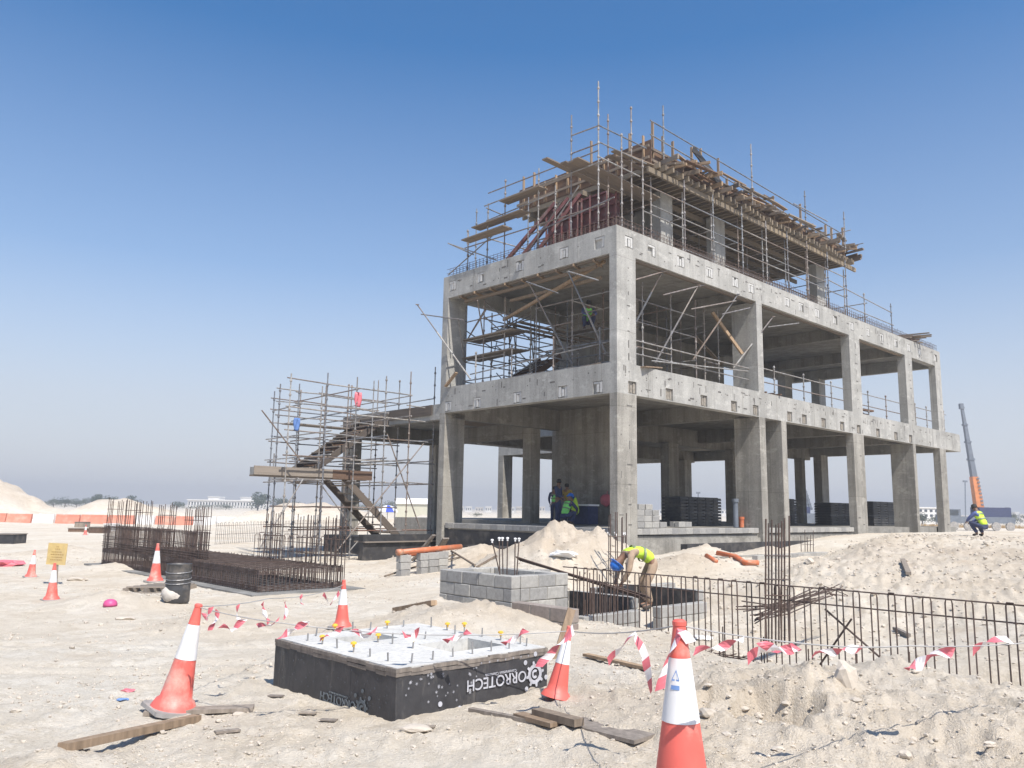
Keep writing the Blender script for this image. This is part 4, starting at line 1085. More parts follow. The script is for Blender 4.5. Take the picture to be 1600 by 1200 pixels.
# column starters
for (cu_, cv_, tp) in ((U0 + 0.2, 11.0, 1.72), (U0 + 0.25, 9.6, 1.7), (U0 + 0.2, 8.5, 1.65), (U0 + 0.25, 6.9, 1.6), (U0 + 0.3, 5.2, 1.5), (U1 - 0.3, 3.7, 1.42), (U1 - 0.2, 2.2, 1.4), (U1 - 0.15, 0.95, 1.36), (U1 - 0.3, 8.2, 1.55)):
    for du in (-0.14, 0.14):
        for dv in (-0.22, -0.07, 0.08, 0.22):
            rod('starter_bar', cage, W(cu_ + du, cv_ + dv, ZB), W(cu_ + du + r.uniform(-0.02, 0.02), cv_ + dv + r.uniform(-0.02, 0.02), tp + r.uniform(-0.06, 0.05)), 0.011, M['rust'], 5)
    for z in (0.5, 0.85, tp - 0.3):
        pts = [(-0.16, -0.24), (0.16, -0.24), (0.16, 0.24), (-0.16, 0.24), (-0.16, -0.24)]
        for (a, b), (c, d) in zip(pts[:-1], pts[1:]): rod('tie', cage, W(cu_ + a, cv_ + b, z), W(cu_ + c, cv_ + d, z), 0.007, M['rust'], 5)

# a second, thinner row of hairpins further back
fr = thing('rebar_row', atZ(430, 842, -0.3), 'far thin row of hairpin bars behind the rebar cage', 'rebar')
pa_, pb_ = atZ(336, 851, -0.3), atZ(540, 838, -0.3); hh_ = 29 * (pa_.lerp(pb_, 0.5) - CAM).dot(FWD) / F_PX; nn_ = 44
for k in range(nn_):
    P = pa_.lerp(pb_, k / nn_); Q = pa_.lerp(pb_, (k + 0.45) / nn_); P.z = Q.z = Hs(P.x, P.y) - 0.02
    hairpin(fr, P, Q, hh_, rad=0.009)
for z in (0.45, 0.85): rod('rail_bar', fr, pa_ + Vector((0, 0, hh_ * z)), pb_ + Vector((0, 0, hh_ * z)), 0.009, M['rust'], 5)

# ------------------------------------------------------------------ block pits in the middle
def pit(label, walls, mat=None, lining=None):
    P = W(walls[0][0], walls[0][1], 0)
    t = thing('block_pit', Vector((P.x, P.y, Hs(P.x, P.y))), label, 'block wall', 'block-lined pits')
    for (u, v, along, L, zt, nc, dep) in walls: lay(t, u, v, along, L, zt, nc, mat, r=random.Random(int(L * 100)))
    for (a) in (lining or []):
        mb = MB(); mb.ubox(*a); mb.build('bitumen_lining', M['bitumen'], t)
    return t
pit('square pit of pale grey concrete blocks with capped rods standing in it', [(-10.7, -6.6, 'v', 1.8, 0.58, 4, 0.1), (-10.5, -6.6, 'u', 1.1, 0.58, 4, 0.1), (-9.6, -6.4, 'v', 1.6, 0.58, 4, 0.1), (-10.5, -5.0, 'u', 0.9, 0.58, 4, 0.1)])
pit('low row of brown concrete blocks in front of the square block pit', [(-10.95, -8.05, 'v', 1.2, 0.24, 3, 0.1)], M['brown_block'])
pit('sunken block pit with black inner face left of the bending worker', [(-9.35, -6.9, 'u', 1.5, -0.1, 3, 0.1), (-7.85, -6.7, 'v', 1.5, 0.1, 3, 0.1), (-9.15, -5.2, 'u', 1.3, 0.1, 3, 0.1)],
    lining=[(-7.88, -7.856, -6.66, -5.22, -0.5, 0.1), (-9.1, -7.9, -5.225, -5.2, -0.5, 0.1)])
pit('sunken block pit with black inner face right of the bending worker', [(-7.2, -6.85, 'u', 1.5, -0.1, 3, 0.1), (-5.7, -6.65, 'v', 1.5, 0.1, 3, 0.1), (-7.0, -5.15, 'u', 1.3, 0.1, 3, 0.1)],
    lining=[(-5.73, -5.706, -6.6, -5.17, -0.5, 0.1), (-6.95, -5.75, -5.175, -5.15, -0.5, 0.1)])
pit('grey block wall behind the blue helmet', [(-8.5, -3.9, 'u', 2.9, 0.38, 4, 0.1), (-5.6, -3.7, 'v', 2.0, 0.38, 4, 0.1)])
pit('single pale block wall end right of the bending worker', [(-4.9, -5.0, 'u', 0.8, 0.05, 3, 0.1)])
pit('low grey block kerb on the sand in front of the long facade', [(1.9, -3.6, 'u', 4.4, 0.42, 2, 0.1)])
# capped rods standing in the square pit
def rods(label, pts, cat='rebar', cap='white', rad=0.011, name='capped_rods'):
    P = Vector(pts[0][0]); t = thing(name, P, label, cat)
    for p, q in pts:
        rod('rod', t, p, q, rad, M['rust'], 6)
        if cap:
            mb = MB(); mb.lathe(Vector(q) - Vector((0, 0, 0.03)), [(0.015, 0), (0.016, 0.03), (0.026, 0.035), (0.023, 0.052), (0.01, 0.058)], 10); mb.build('cap', M[cap], t)
    return t
pp = []
for x0, y0, x1, y1 in ((783, 897, 769, 845), (781, 897, 780, 842), (786, 897, 785, 842), (792, 897, 793, 842), (804, 897, 805, 843), (807, 898, 811, 843)):
    pp.append((atV(x0, y0 + 8, -6.2), atV(x1, y1, -6.2)))
rods('bundle of thin rods with white caps standing in the square block pit', pp)
pp = []
for x, y0, y1 in ((950, 880, 833), (953, 895, 836), (961, 893, 833), (963, 893, 836), (974, 890, 834), (977, 890, 834)): pp.append((atV(x, y0, -3.4), atV(x, y1, -3.4)))
rods('thin rods with white caps beside the tall bars near the corner column', pp)
def tallbars(label, xs, y0, y1, v, ties):
    P = atV(xs[0], y0, v); t = thing('column_starters', P, label, 'rebar')
    for i, x in enumerate(xs):
        b = atV(x, y0, v + 0.12 * (i % 2)); q = atV(x + random.uniform(-1, 1), y1 + random.uniform(-8, 8), v + 0.12 * (i % 2))
        rod('bar', t, b, q, 0.012, M['rust'], 6)
    for y in ties: rod('tie', t, atV(xs[0] - 1, y, v - 0.02), atV(xs[-1] + 1, y + 1, v - 0.02), 0.008, M['rust'], 6)
tallbars('tall rusty column bars beside the blue helmet', (951, 954, 962, 965, 971, 973, 978), 915, 808, -4.6, (838, 862))
tallbars('tall rusty column bars rising from the rebar fence', (1196, 1201, 1206, 1212, 1217, 1221, 1226, 1234), 1005, 812, -10.3, (868, 905, 930))
tallbars('short rusty bars standing before the third column', (1252, 1258, 1262, 1266, 1271), 862, 833, -2.7, (850,))
# rebar lying across the pits
t = thing('rebar_bundle', atV(800, 872, -5.0), 'bundle of dark bars lying from the square pit to the worker', 'rebar')
for k in range(7): rod('bar', t, atY(806 + k, 870 + k * 0.9, 15.6), atY(1000 + 3 * k, 931 + 2.2 * (k % 4), 14.6), 0.013, M['rust'], 6)
t = thing('wire_tangle', atV(1200, 945, -9.9), 'tangle of bent rusty bars hanging in the rebar fence', 'rebar')
for k in range(16):
    x = random.uniform(1150, 1190); y = random.uniform(938, 975)
    mb = MB(); mb.tube([atV(x, y, -9.9), atV(random.uniform(1205, 1250), random.uniform(938, 962), -9.9), atV(random.uniform(1270, 1305), random.uniform(918, 938), -9.8)], 0.009, 5); mb.build('bar', M['rust'], t)
for k in range(10):
    x = random.uniform(1275, 1300); y = random.uniform(915, 935)
    mb = MB(); mb.tube([atV(x, y, -9.8), atV(random.uniform(1300, 1325), random.uniform(910, 932), -9.8)], 0.008, 5); mb.build('bar', M['rust'], t)

# ------------------------------------------------------------------ the rebar fence on the right
fe = thing('rebar_fence', W(-9.23, -9.8, -0.5), 'long row of rusty hairpin bars standing in the trench on the right', 'rebar')
v = -6.55; k = 0
while v > -14.6:
    z0 = -0.62; jit = random.uniform(-0.02, 0.02)
    tp = 0.66 + random.uniform(-0.015, 0.015)
    hairpin(fe, W(-9.23, v + jit, z0), W(-9.23, v - 0.085 + jit * 0.5, z0), tp - z0, rad=0.0095)
    if k % 3 == 1: rod('dowel', fe, W(-9.05, v + 0.06, z0), W(-9.05, v + 0.06, z0 + random.uniform(0.4, 0.62)), 0.0095, M['rust'], 5)
    v -= 0.215; k += 1
for z in (0.655, 0.46, -0.42): rod('rail_bar', fe, W(-9.215, -6.3, z), W(-9.215, -14.8, z), 0.009, M['rust'], 6)
for k in range(22):       # the dense return at the left end
    u = -9.15 + 0.08 * (k % 11); v = -6.6 - 0.16 * (k // 11) - random.uniform(0, 0.05)
    rod('return_bar', fe, W(u, v, -0.62), W(u, v, random.uniform(0.1, 0.62)), 0.0095, M['rust'], 5)
for k in range(7): rod('bottom_bar', fe, W(-9.3 + 0.13 * k, -6.5, -0.50), W(-9.3 + 0.13 * k, -9.5, -0.50), 0.009, M['rust'], 5)
for k in range(14): rod('bottom_bar', fe, W(-9.35, -6.7 - 0.2 * k, -0.485), W(-8.4, -6.7 - 0.2 * k, -0.485), 0.009, M['rust'], 5)
rod('prop_bar', fe, W(-9.2, -10.9, 0.4), W(-8.9, -11.9, -0.5), 0.013, M['rust']); rod('prop_bar', fe, W(-9.1, -11.2, 0.3), W(-9.1, -10.7, -0.4), 0.013, M['rust'])

# ------------------------------------------------------------------ foreground footing wrapped in black board
BU0, BU1, BV0, BV1, BZ = -15.82, -14.22, -10.74, -8.88, 0.42
fb = thing('membrane_footing', W(BU0, BV0, 0), 'square concrete footing wrapped in black printed boards with bolts on top', 'footing')
hz = BZ - 0.2
mb = MB()
holes = [(-15.45, -14.95, -9.55, -9.2), (-15.05, -14.45, -10.45, -9.95)]
us_ = sorted({BU0, BU1, *[h[0] for h in holes], *[h[1] for h in holes]}); vs_ = sorted({BV0, BV1, *[h[2] for h in holes], *[h[3] for h in holes]})
for a, b in zip(us_[:-1], us_[1:]):
    for c, d in zip(vs_[:-1], vs_[1:]):
        ins = any(h[0] <= a and b <= h[1] and h[2] <= c and d <= h[3] for h in holes)
        mb.ubox(a, b, c, d, -0.15, BZ - (0.26 if ins else 0.012))
mb.build('concrete_top', M['boxtop'], fb)
def board(a0, a1, face, name='membrane_board', z1=BZ - 0.03):
    mb = MB(); th = 0.02
    n = 10; vs = []; 
    z0 = -0.18
    jag = [random.uniform(-0.012, 0.012) for _ in range(n + 1)]
    for i in range(n + 1):
        p = a0 + (a1 - a0) * i / n; wob = 0.004 * math.sin(i * 1.3)
        for d in (-th - wob, -0.002):
            for z in (z0, z1 + jag[i]):
                vs.append(W(BU0 + d, p, z) if face == 'l' else W(p, BV0 + d, z))
    fs = []
    for i in range(n):
        a = 4 * i; b = a + 4
        fs += [(a, b, b + 1, a + 1), (a + 1, b + 1, b + 3, a + 3), (a + 3, b + 3, b + 2, a + 2)]
    fs += [(0, 1, 3, 2), (4 * n, 4 * n + 2, 4 * n + 3, 4 * n + 1)]
    mb.add(vs, fs); o = mb.build(name, M['board'], fb); o2 = mb
    return o
def board_mat():
    m, n, b = new_mat('membrane_board')
    p = pos(n)
    f = noise(n, p, 5, 6, 0.65)
    col = ramp(n, f, [(0.3, (0.028, 0.028, 0.031)), (0.7, (0.062, 0.06, 0.062))])
    d = noise(n, scaled(n, p, (4, 4, 1.0)), 2.0, 6, 0.7)
    col = mix(n, col, (0.20, 0.18, 0.155), ramp(n, d, [(0.55, (0, 0, 0)), (0.78, (0.65, 0.65, 0.65))]))
    n.links.new(col, b.inputs['Base Color']); b.inputs['Roughness'].default_value = 0.6
    bump(n, b, noise(n, p, 25, 4), 0.2, 0.01)
    return m
M['board'] = board_mat()
board(BV0 - 0.022, -10.15, 'l'); board(-10.145, -9.25, 'l'); board(-9.245, BV1, 'l')
board(BU0, -15.05, 'r'); board(-15.045, BU1, 'r')
for f_, a0, a1 in (('l', BV0 - 0.03, BV1), ('r', BU0, BU1)):
    for k, dz in ((0, 0.0), (1, 0.03)):
        mb = MB(); prev = None; n = 14
        for i in range(n):
            p = a0 + (a1 - a0) * i / n; q = a0 + (a1 - a0) * (i + 1) / n
            z = BZ - 0.045 - dz + random.uniform(-0.006, 0.006)
            if f_ == 'l': mb.ubox(BU0 - 0.03 + 0.004 * k, BU0 - 0.001, p, q, z, z + 0.028)
            else: mb.ubox(p, q, BV0 - 0.03 + 0.004 * k, BV0 - 0.001, z, z + 0.028)
        mb.build('folded_edge', M['greywood'], fb)
# the print on the boards hangs upside down
def text_mesh(txt, size, mat, parent, P, right, upv, extr=0.0015, bold=0.0):
    cu_ = bpy.data.curves.new('t', 'FONT'); cu_.body = txt; cu_.size = size; cu_.extrude = extr; cu_.offset = bold
    to = bpy.data.objects.new('t', cu_); COL.objects.link(to)
    bpy.context.view_layer.update()
    me = bpy.data.meshes.new_from_object(to.evaluated_get(bpy.context.evaluated_depsgraph_get()))
    bpy.data.objects.remove(to); me.materials.clear(); me.materials.append(mat)
    nz = right.cross(upv)
    mw = Matrix(((right.x, upv.x, nz.x, P.x), (right.y, upv.y, nz.y, P.y), (right.z, upv.z, nz.z, P.z), (0, 0, 0, 1)))
    return put('lettering', me, parent, mw)
DN = Vector((0, 0, -1))
def logo(face, c0, z, mat, sc=1.0, txt=True):
    """gear-shaped emblem with the upside-down name running left from it"""
    d = CU if face == 'r' else -CV          # to the right as seen
    base = (lambda p, zz: W(p, BV0 - 0.031, zz)) if face == 'r' else (lambda p, zz: W(BU0 - 0.031, p, zz))
    C = base(c0, z); mb = MB(); R0 = 0.083 * sc
    def ring(c, r0, r1, n=20, a0=0, a1=2 * math.pi):
        vs = []; 
        for i in range(n + 1):
            a = a0 + (a1 - a0) * i / n
            e = d * math.cos(a) + Vector((0, 0, math.sin(a)))
            vs += [c + e * r0, c + e * r1]
        mb.add(vs, [(2 * i, 2 * i + 1, 2 * i + 3, 2 * i + 2) for i in range(n)])
    ring(C, R0 * 0.62, R0, 24)
    ring(C, R0 * 0.2, R0 * 0.45, 16, math.pi * 0.25, math.pi * 1.75)
    for k in range(8):
        a = k * math.pi / 4 + 0.2; e = d * math.cos(a) + Vector((0, 0, math.sin(a))); s = e.cross(CV if face == 'r' else CU).normalized()
        mb.add([C + e * R0 * 0.98 - s * R0 * 0.17, C + e * R0 * 0.98 + s * R0 * 0.17, C + e * R0 * 1.3 + s * R0 * 0.11, C + e * R0 * 1.3 - s * R0 * 0.11], [(0, 1, 2, 3)])
    for a, rr_ in ((1.55, 2.0), (0.75, 2.1), (2.4, 1.9), (-0.3, 1.75), (-1.55, 2.2), (-2.3, 1.8)):
        ring(C + d * math.cos(a) * R0 * rr_ + Vector((0, 0, math.sin(a))) * R0 * rr_, 0.0, R0 * 0.25, 12)
    o = mb.build('emblem', mat, fb)
    md = o.modifiers.new('thick', 'SOLIDIFY'); md.thickness = 0.002
    P = base(c0, z) - d * (R0 * 1.25) + Vector((0, 0, 0.04 * sc))
    text_mesh('ORROTECH', 0.125 * sc, mat, fb, P, -d, DN, bold=0.001)
    text_mesh('Construction Chemicals', 0.036 * sc, mat, fb, P - d * 0.12 + Vector((0, 0, 0.028 * sc)), -d, DN)
logo('r', -14.38, 0.20, M['print'])
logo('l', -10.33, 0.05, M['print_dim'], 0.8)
stars = MB(); r = random.Random(2)
def star(face, p, z, s):
    d = CU if face == 'r' else -CV
    c = W(p, BV0 - 0.029, z) if face == 'r' else W(BU0 - 0.029, p, z)
    for a in (0, math.pi / 3, 2 * math.pi / 3):
        e = d * math.cos(a + 0.3) + Vector((0, 0, math.sin(a + 0.3))); q = d * -math.sin(a + 0.3) + Vector((0, 0, math.cos(a + 0.3)))
        stars.add([c - e * s - q * s * 0.1, c + e * s - q * s * 0.1, c + e * s + q * s * 0.1, c - e * s + q * s * 0.1], [(0, 1, 2, 3)])
for k in range(34): star('r', r.uniform(BU0 + 0.05, -15.05), r.uniform(0.1, 0.34), r.uniform(0.008, 0.015))
for k in range(8): star('r', -15.0 + 0.09 * k, 0.36, 0.011)
o = stars.build('printed_stars', M['print'], fb); o['kind'] = 'stuff'
stars = MB()
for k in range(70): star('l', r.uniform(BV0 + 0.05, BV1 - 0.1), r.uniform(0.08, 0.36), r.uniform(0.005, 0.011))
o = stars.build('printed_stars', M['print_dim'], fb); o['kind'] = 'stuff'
for u, z in ((-15.42, 0.10), (-15.22, 0.04)):
    mb = MB(); mb.lathe(W(u, BV0 - 0.026, z), [(0.02, 0), (0.02, 0.006)], 14, (CU, Vector((0, 0, 1)), -CV)); mb.build('printed_dot', M['print'], fb)
# bolts
r = random.Random(8)
bl = [(-15.6 + 0.21 * k, -10.62) for k in range(7)] + [(-15.7, -10.45 + 0.25 * k) for k in range(6)] + [(-14.3, -10.5 + 0.26 * k) for k in range(6)] + [(-15.5 + 0.2 * k, -9.0) for k in range(6)] + [(-15.2, -10.1), (-15.2, -9.8), (-15.25, -9.65), (-14.4, -9.7), (-14.8, -9.75)]
for k, (u, v) in enumerate(bl):
    tl = r.uniform(0.05, 0.09)
    rod('bolt', fb, W(u, v, BZ - 0.02), W(u + r.uniform(-0.01, 0.01), v, BZ + tl), 0.0075, M['steel'], 6)
    if k in (9, 11, 14, 16, 17, 20, 23, 25, 27):
        mb = MB(); mb.lathe(W(u, v, BZ + tl - 0.035), [(0.011, 0), (0.012, 0.02), (0.026, 0.024), (0.025, 0.038), (0.008, 0.045)], 10); mb.build('bolt_cap', M['yellow_cap'], fb)

# ------------------------------------------------------------------ cones
def cone(P, h, label, tilt=(0, 0), logo_=False, base=True):
    t = thing('traffic_cone', P, label, 'traffic cone', 'red and white traffic cones on the sand')
    ax = Vector((tilt[0], tilt[1], 1)).normalized(); a = ax.orthogonal().normalized(); b = ax.cross(a); A = (a, b, ax)
    z0 = 0.03 * h
    R = lambda s: (0.165 - 0.135 * (s ** 0.92)) * h          # radius at height fraction
    if base:
        mb = MB(); q = 0.24 * h; c = 0.05 * h
        ring = [(q, q - c), (q - c, q), (-q + c, q), (-q, q - c), (-q, -q + c), (-q + c, -q), (q - c, -q), (q, -q + c)]
        vs = [P + a * x + b * y for x, y in ring] + [P + a * x * 0.97 + b * y * 0.97 + ax * 0.035 * h for x, y in ring]
        mb.add(vs, [tuple(range(8))[::-1], tuple(range(8, 16))] + [(i, (i + 1) % 8, (i + 1) % 8 + 8, i + 8) for i in range(8)]); mb.build('base', M['rubber'], t)
    def part(n_, s0, s1, mat, flare=False, extra=0.0):
        pr = []
        if flare: pr += [(0.215 * h, z0), (0.205 * h, z0 + 0.02 * h), (0.178 * h, z0 + 0.07 * h)]
        m_ = 5
        for i in range(m_ + 1):
            s = s0 + (s1 - s0) * i / m_
            if flare and s < 0.09: continue
            pr.append((R(s) + extra, z0 + s * (h - z0)))
        mb = MB(); mb.lathe(P, pr, 28, A); mb.f = mb.f[:-2]; o = mb.build(n_, M[mat], t); 
        o.data.polygons.foreach_set('use_smooth', [len(f.vertices) == 4 for f in o.data.polygons]); return o
    part('lower_body', 0.0, 0.47, 'cone_red', True)
    part('white_sleeve', 0.468, 0.80, 'cone_white', extra=0.003 * h)
    part('upper_body', 0.798, 0.985, 'cone_red')
    mb = MB(); mb.lathe(P + ax * h * 0.965, [(0.03 * h, 0), (0.038 * h, 0.006 * h), (0.038 * h, 0.026 * h), (0.026 * h, 0.036 * h)], 20, A); mb.build('tip', M['cone_red'], t)
    if logo_:
        def on(ang, s):
            rr_ = R(s) + 0.0055 * h
            return P + (a * math.cos(ang) + b * math.sin(ang)) * rr_ + ax * (z0 + s * (h - z0))
        d0 = math.atan2((CAM - P).dot(b), (CAM - P).dot(a)) - 0.35
        mb = MB(); st_ = 8
        for i in range(st_):
            x0 = d0 - 0.30 + 0.6 * i / st_; x1 = d0 - 0.30 + 0.6 * (i + 1) / st_
            mb.add([on(x0, 0.64), on(x1, 0.64), on(x1, 0.662), on(x0, 0.662)], [(0, 1, 2, 3)])
        for (p0, p1) in (((-0.28, 0.685), (0.05, 0.735)), ((0.05, 0.735), (0.28, 0.685)), ((0.28, 0.685), (-0.28, 0.685)), ((0.05, 0.735), (0.12, 0.685))):
            a0, s0 = p0; a1, s1 = p1
            mb.add([on(d0 + a0, s0), on(d0 + a1, s1), on(d0 + a1, s1 + 0.008), on(d0 + a0, s0 + 0.008)], [(0, 1, 2, 3)])
        mb.build('printed_emblem', M['blue_print'], t)
    return t
def conepx(px, py, top, label, **k):
    P = gnd(px, py); h = (P - CAM).dot(FWD) * (py - top) / F_PX * 1.0
    return cone(P, h, label, **k), P, h
cR = gnd(1066, 1278); hR = (cR - CAM).dot(FWD) * 300 / F_PX
cone(cR, hR, 'nearest traffic cone with a blue printed emblem on its white sleeve', logo_=True)
_, cL, hL = conepx(270, 1110, 946, 'traffic cone leaning on a grey base at the left foreground', tilt=(0.17, 0.02))
cB = gnd(868, 1092); hB = 0.72
cone(cB, (cB - CAM).dot(FWD) * 112 / F_PX, 'leaning traffic cone behind the black membrane footing', tilt=(0.2, 0.05), base=False)
_, cM, hM = conepx(534, 981, 908, 'traffic cone standing behind the back edge of the footing')
conepx(242, 909, 850, 'traffic cone on the timber pallet beside the black barrel')
conepx(80, 938, 881, 'traffic cone in front of the yellow sign')
conepx(48, 902, 860, 'traffic cone left of the yellow sign', tilt=(0.05, 0))
conepx(133, 836, 820, 'tiny far cone in front of the red plastic barriers')

# ------------------------------------------------------------------ cord with fluttering tape
def ribbon(parent, pts, wd, label=None):
    """tape with slanting red and white bands"""
    pts = [Vector(p) for p in pts]
    L = [0]
    for a, b in zip(pts[:-1], pts[1:]): L.append(L[-1] + (b - a).length)
    n = max(8, int(L[-1] / 0.022)); mb = MB(); vs = []
    tw = random.uniform(0, 6.28); tr = random.uniform(0.8, 2.2)
    for i in range(n + 1):
        s = L[-1] * i / n; k = max(0, min(len(L) - 2, int(np.searchsorted(L, s, side='right')) - 1))
        t = (s - L[k]) / max(1e-6, L[k + 1] - L[k])
        p = pts[k].lerp(pts[k + 1], t)
        d = (pts[min(k + 1, len(pts) - 1)] - pts[k]).normalized()
        a, b, _ = axes(d, Vector((0.2, 1, 0.1)))
        e = (b * math.cos(tw + tr * i / n * 3) * 0.85 + a * math.sin(tw + tr * i / n * 3))
        c_ = p + Vector((0, 0, 0.008 * math.sin(i * 0.9))) 
        vs += [c_ - e * wd / 2 - d * wd * 0.3, c_, c_ + e * wd / 2 + d * wd * 0.3]
    for i in range(n):
        mi = (i // 3) % 2
        mb.add([], [], 0)
    mb.v = [tuple(x) for x in vs]
    for i in range(n):
        mi = (i // 3) % 2
        mb.f += [(3 * i, 3 * i + 1, 3 * i + 4, 3 * i + 3), (3 * i + 1, 3 * i + 2, 3 * i + 5, 3 * i + 4)]; mb.m += [mi, mi]
    return mb.build('tape_streamer', [M['tape_red'], M['tape_white']], parent, origin=pts[0])
def cord(label, pts, tapes):
    t = thing('marker_cord', pts[0], label, 'cord', 'cords hung with red and white tape')
    for a, b in zip(pts[:-1], pts[1:]):
        mb = MB(); sag = 0.012 * (b - a).length
        mb.tube([a.lerp(b, k / 8) - Vector((0, 0, sag * 4 * (k / 8) * (1 - k / 8))) for k in range(9)], 0.0042, 5); mb.build('string', M['cord'], t, origin=a)
    for tp in tapes: ribbon(t, tp[0], tp[1])
topL_ = cL + Vector((0.17, 0.02, 1)).normalized() * hL * 0.97
topR_ = cR + Vector((0, 0, hR * 0.97)); hB_ = (cB - CAM).dot(FWD) * 112 / F_PX
topB = cB + Vector((0.2, 0.05, 1)).normalized() * hB_ * 0.93
Ym = lambda x, y, Y: atY(x, y, Y)
yl, yb, yr = topL_.y, topB.y, topR_.y
def T(Y, *xy): return [atY(x, y, Y) for x, y in xy]
cord('marker cord strung over the black footing between the front cones',
     [topL_, Ym(430, 972, 6.2), Ym(640, 991, 6.35), topB, topR_, Ym(1240, 1004, 4.4), Ym(1420, 1009, 5.2), Ym(1640, 1000, 6.0)],
     [(T(6.2, (436, 998), (455, 985), (481, 972)), 0.05), (T(6.25, (500, 1000), (520, 990), (535, 980)), 0.04), (T(6.3, (548, 986), (570, 992), (588, 985)), 0.05),
      (T(6.35, (630, 988), (640, 998), (655, 985)), 0.06), (T(6.4, (695, 1002), (712, 996), (733, 988)), 0.05), (T(6.5, (786, 1006), (800, 1000), (822, 986)), 0.05),
      (T(6.3, (842, 1042), (865, 1015), (896, 985)), 0.065), (T(5.2, (950, 1034), (972, 1010), (991, 990), (1008, 1025), (1018, 1080)), 0.05),
      (T(topR_.y - 0.05, (1031, 1078), (1040, 1035), (1056, 1000), (1062, 986), (1080, 1003)), 0.05), (T(4.2, (1085, 1018), (1120, 1012), (1162, 998)), 0.04),
      (T(4.5, (1168, 1030), (1190, 1015), (1215, 1020), (1245, 1008)), 0.055), (T(4.4, (1185, 1004), (1200, 1012), (1238, 1016)), 0.05), (T(4.9, (1270, 1024), (1300, 1017), (1345, 1013)), 0.05),
      (T(5.3, (1416, 1046), (1450, 1030), (1490, 1013)), 0.075), (T(5.7, (1520, 1018), (1545, 1003), (1578, 998)), 0.06)])
topM = cM + Vector((0, 0, hM * 0.9))
cord('thin marker cord running back from the leaning cone to the next cone', [topL_ + Vector((0, 0, 0.005)), Ym(420, 935, 8.2), topM],
     [(T(6.3, (318, 958), (322, 970), (330, 950)), 0.035), (T(6.6, (328, 985), (338, 965), (340, 955)), 0.04), (T(6.9, (345, 978), (362, 985), (382, 968)), 0.05),
      (T(7.2, (372, 945), (370, 962), (380, 975)), 0.03), (T(7.6, (410, 942), (414, 960), (420, 975)), 0.04), (T(7.7, (402, 978), (425, 975), (436, 968)), 0.04), (T(8.4, (445, 940), (448, 955), (443, 968)), 0.035), (T(8.9, (470, 930), (472, 945)), 0.035),
      (T(9.6, (505, 928), (516, 945), (530, 925)), 0.04)])

# ------------------------------------------------------------------ small things on the sand
def ground_bar(name, label, cat, x0, y0, x1, y1, wd, ht, mat, lift=0.0):
    p, q = gnd(x0, y0), gnd(x1, y1)
    up = Vector((0, 0, ht / 2 + lift))
    return loose(name, label, cat, p + up, q + up, wd, ht, mat)
ground_bar('timber_post', 'squared yellow timber lying in the left foreground', 'timber', 97, 1168, 308, 1122, 0.075, 0.05, 'timber', -0.025)
# grey board under the leaning cone
ground_bar('plank', 'grey weathered board lying under the leaning cone', 'plank', 226, 1117, 396, 1110, 0.13, 0.03, 'greywood', 0.004)
ground_bar('timber_post', 'short yellow log lying behind the footing', 'timber', 617, 957, 678, 946, 0.1, 0.08, 'timber')
ground_bar('plank', 'thin brown plank lying at the left foot of the rebar fence', 'plank', 915, 1028, 1012, 1050, 0.08, 0.03, 'timber', 0.02)
ground_bar('plank', 'brown board at the right foot of the footing', 'plank', 838, 1122, 905, 1140, 0.09, 0.05, 'plank', 0.02)
ground_bar('plank', 'pale board lying across the brown board by the footing', 'plank', 810, 1122, 868, 1138, 0.1, 0.03, 'timber', 0.01)
ground_bar('plank', 'half-buried grey strip running along the base of the footing', 'plank', 735, 1112, 850, 1134, 0.05, 0.03, 'greywood', 0.0)
ground_bar('plank', 'wide cement-crusted board lying right of the brown board', 'plank', 895, 1130, 1008, 1158, 0.24, 0.025, 'greywood', 0.0)
ground_bar('plank', 'splinter of grey wood on the left sand', 'plank', 336, 1146, 374, 1142, 0.05, 0.015, 'greywood')
ground_bar('plank', 'grey stake standing up the slope of the embankment', 'plank', 1411, 880, 1420, 902, 0.1, 0.06, 'greywood', 0.05)
ground_bar('plank', 'short brown peg lying in the trench right', 'plank', 1398, 986, 1420, 997, 0.07, 0.05, 'greywood', 0.02)
sk_ = atY(876, 1005, 9.2)
loose('timber_post', 'leaning wooden stake behind the cone at the footing', 'timber', Vector((sk_.x - 0.06, sk_.y, Hs(sk_.x - 0.06, sk_.y) - 0.05)), atY(893, 952, 9.4), 0.09, 0.05, 'timber', Vector((0, 1, 0)))
# plywood offcuts half buried
for k, (x, y, l) in enumerate(((480, 1117, 'dark chip of board lying before the footing'), (512, 1128, 'second dark chip of board lying before the footing'), (430, 1090, 'dark chip of board at the left corner of the footing'), (664, 1138, 'curved dark strip lying before the footing'))):
    P = gnd(x, y); loose('board_chip', l, 'debris', P + Vector((-0.06, 0.02, 0.012)), P + Vector((0.07, -0.02, 0.018)), 0.05, 0.01, 'greywood')
def litter(name, label, px, py, s, mat, seed):
    P = gnd(px, py); vs, fs = icorock(0.2, 0.35, seed); mb = MB()
    mb.add([P + Vector((v.x * s * 1.5, v.y * s, v.z * s * 0.4 + s * 0.15)) for v in vs], fs); tag(mb.build(name, M[mat], origin=P), label, 'litter')
litter('crumpled_bottle', 'crumpled pink tape scrap on the left sand', 200, 1080, 0.035, 'tape_red', 3)
litter('crumpled_wrapper', 'crumpled blue wrapper on the left sand', 191, 1094, 0.03, 'blue_print', 4)
litter('crumpled_bag', 'white plastic bag caught behind the nearest cone', 1097, 998, 0.1, 'white', 5)
litter('rubble_bag', 'torn white sack on the slope of the sand pile', 880, 868, 0.18, 'white', 8)
litter('red_scrap', 'pinkish heap of tape at the far left edge', 6, 884, 0.35, 'tape_red', 9)
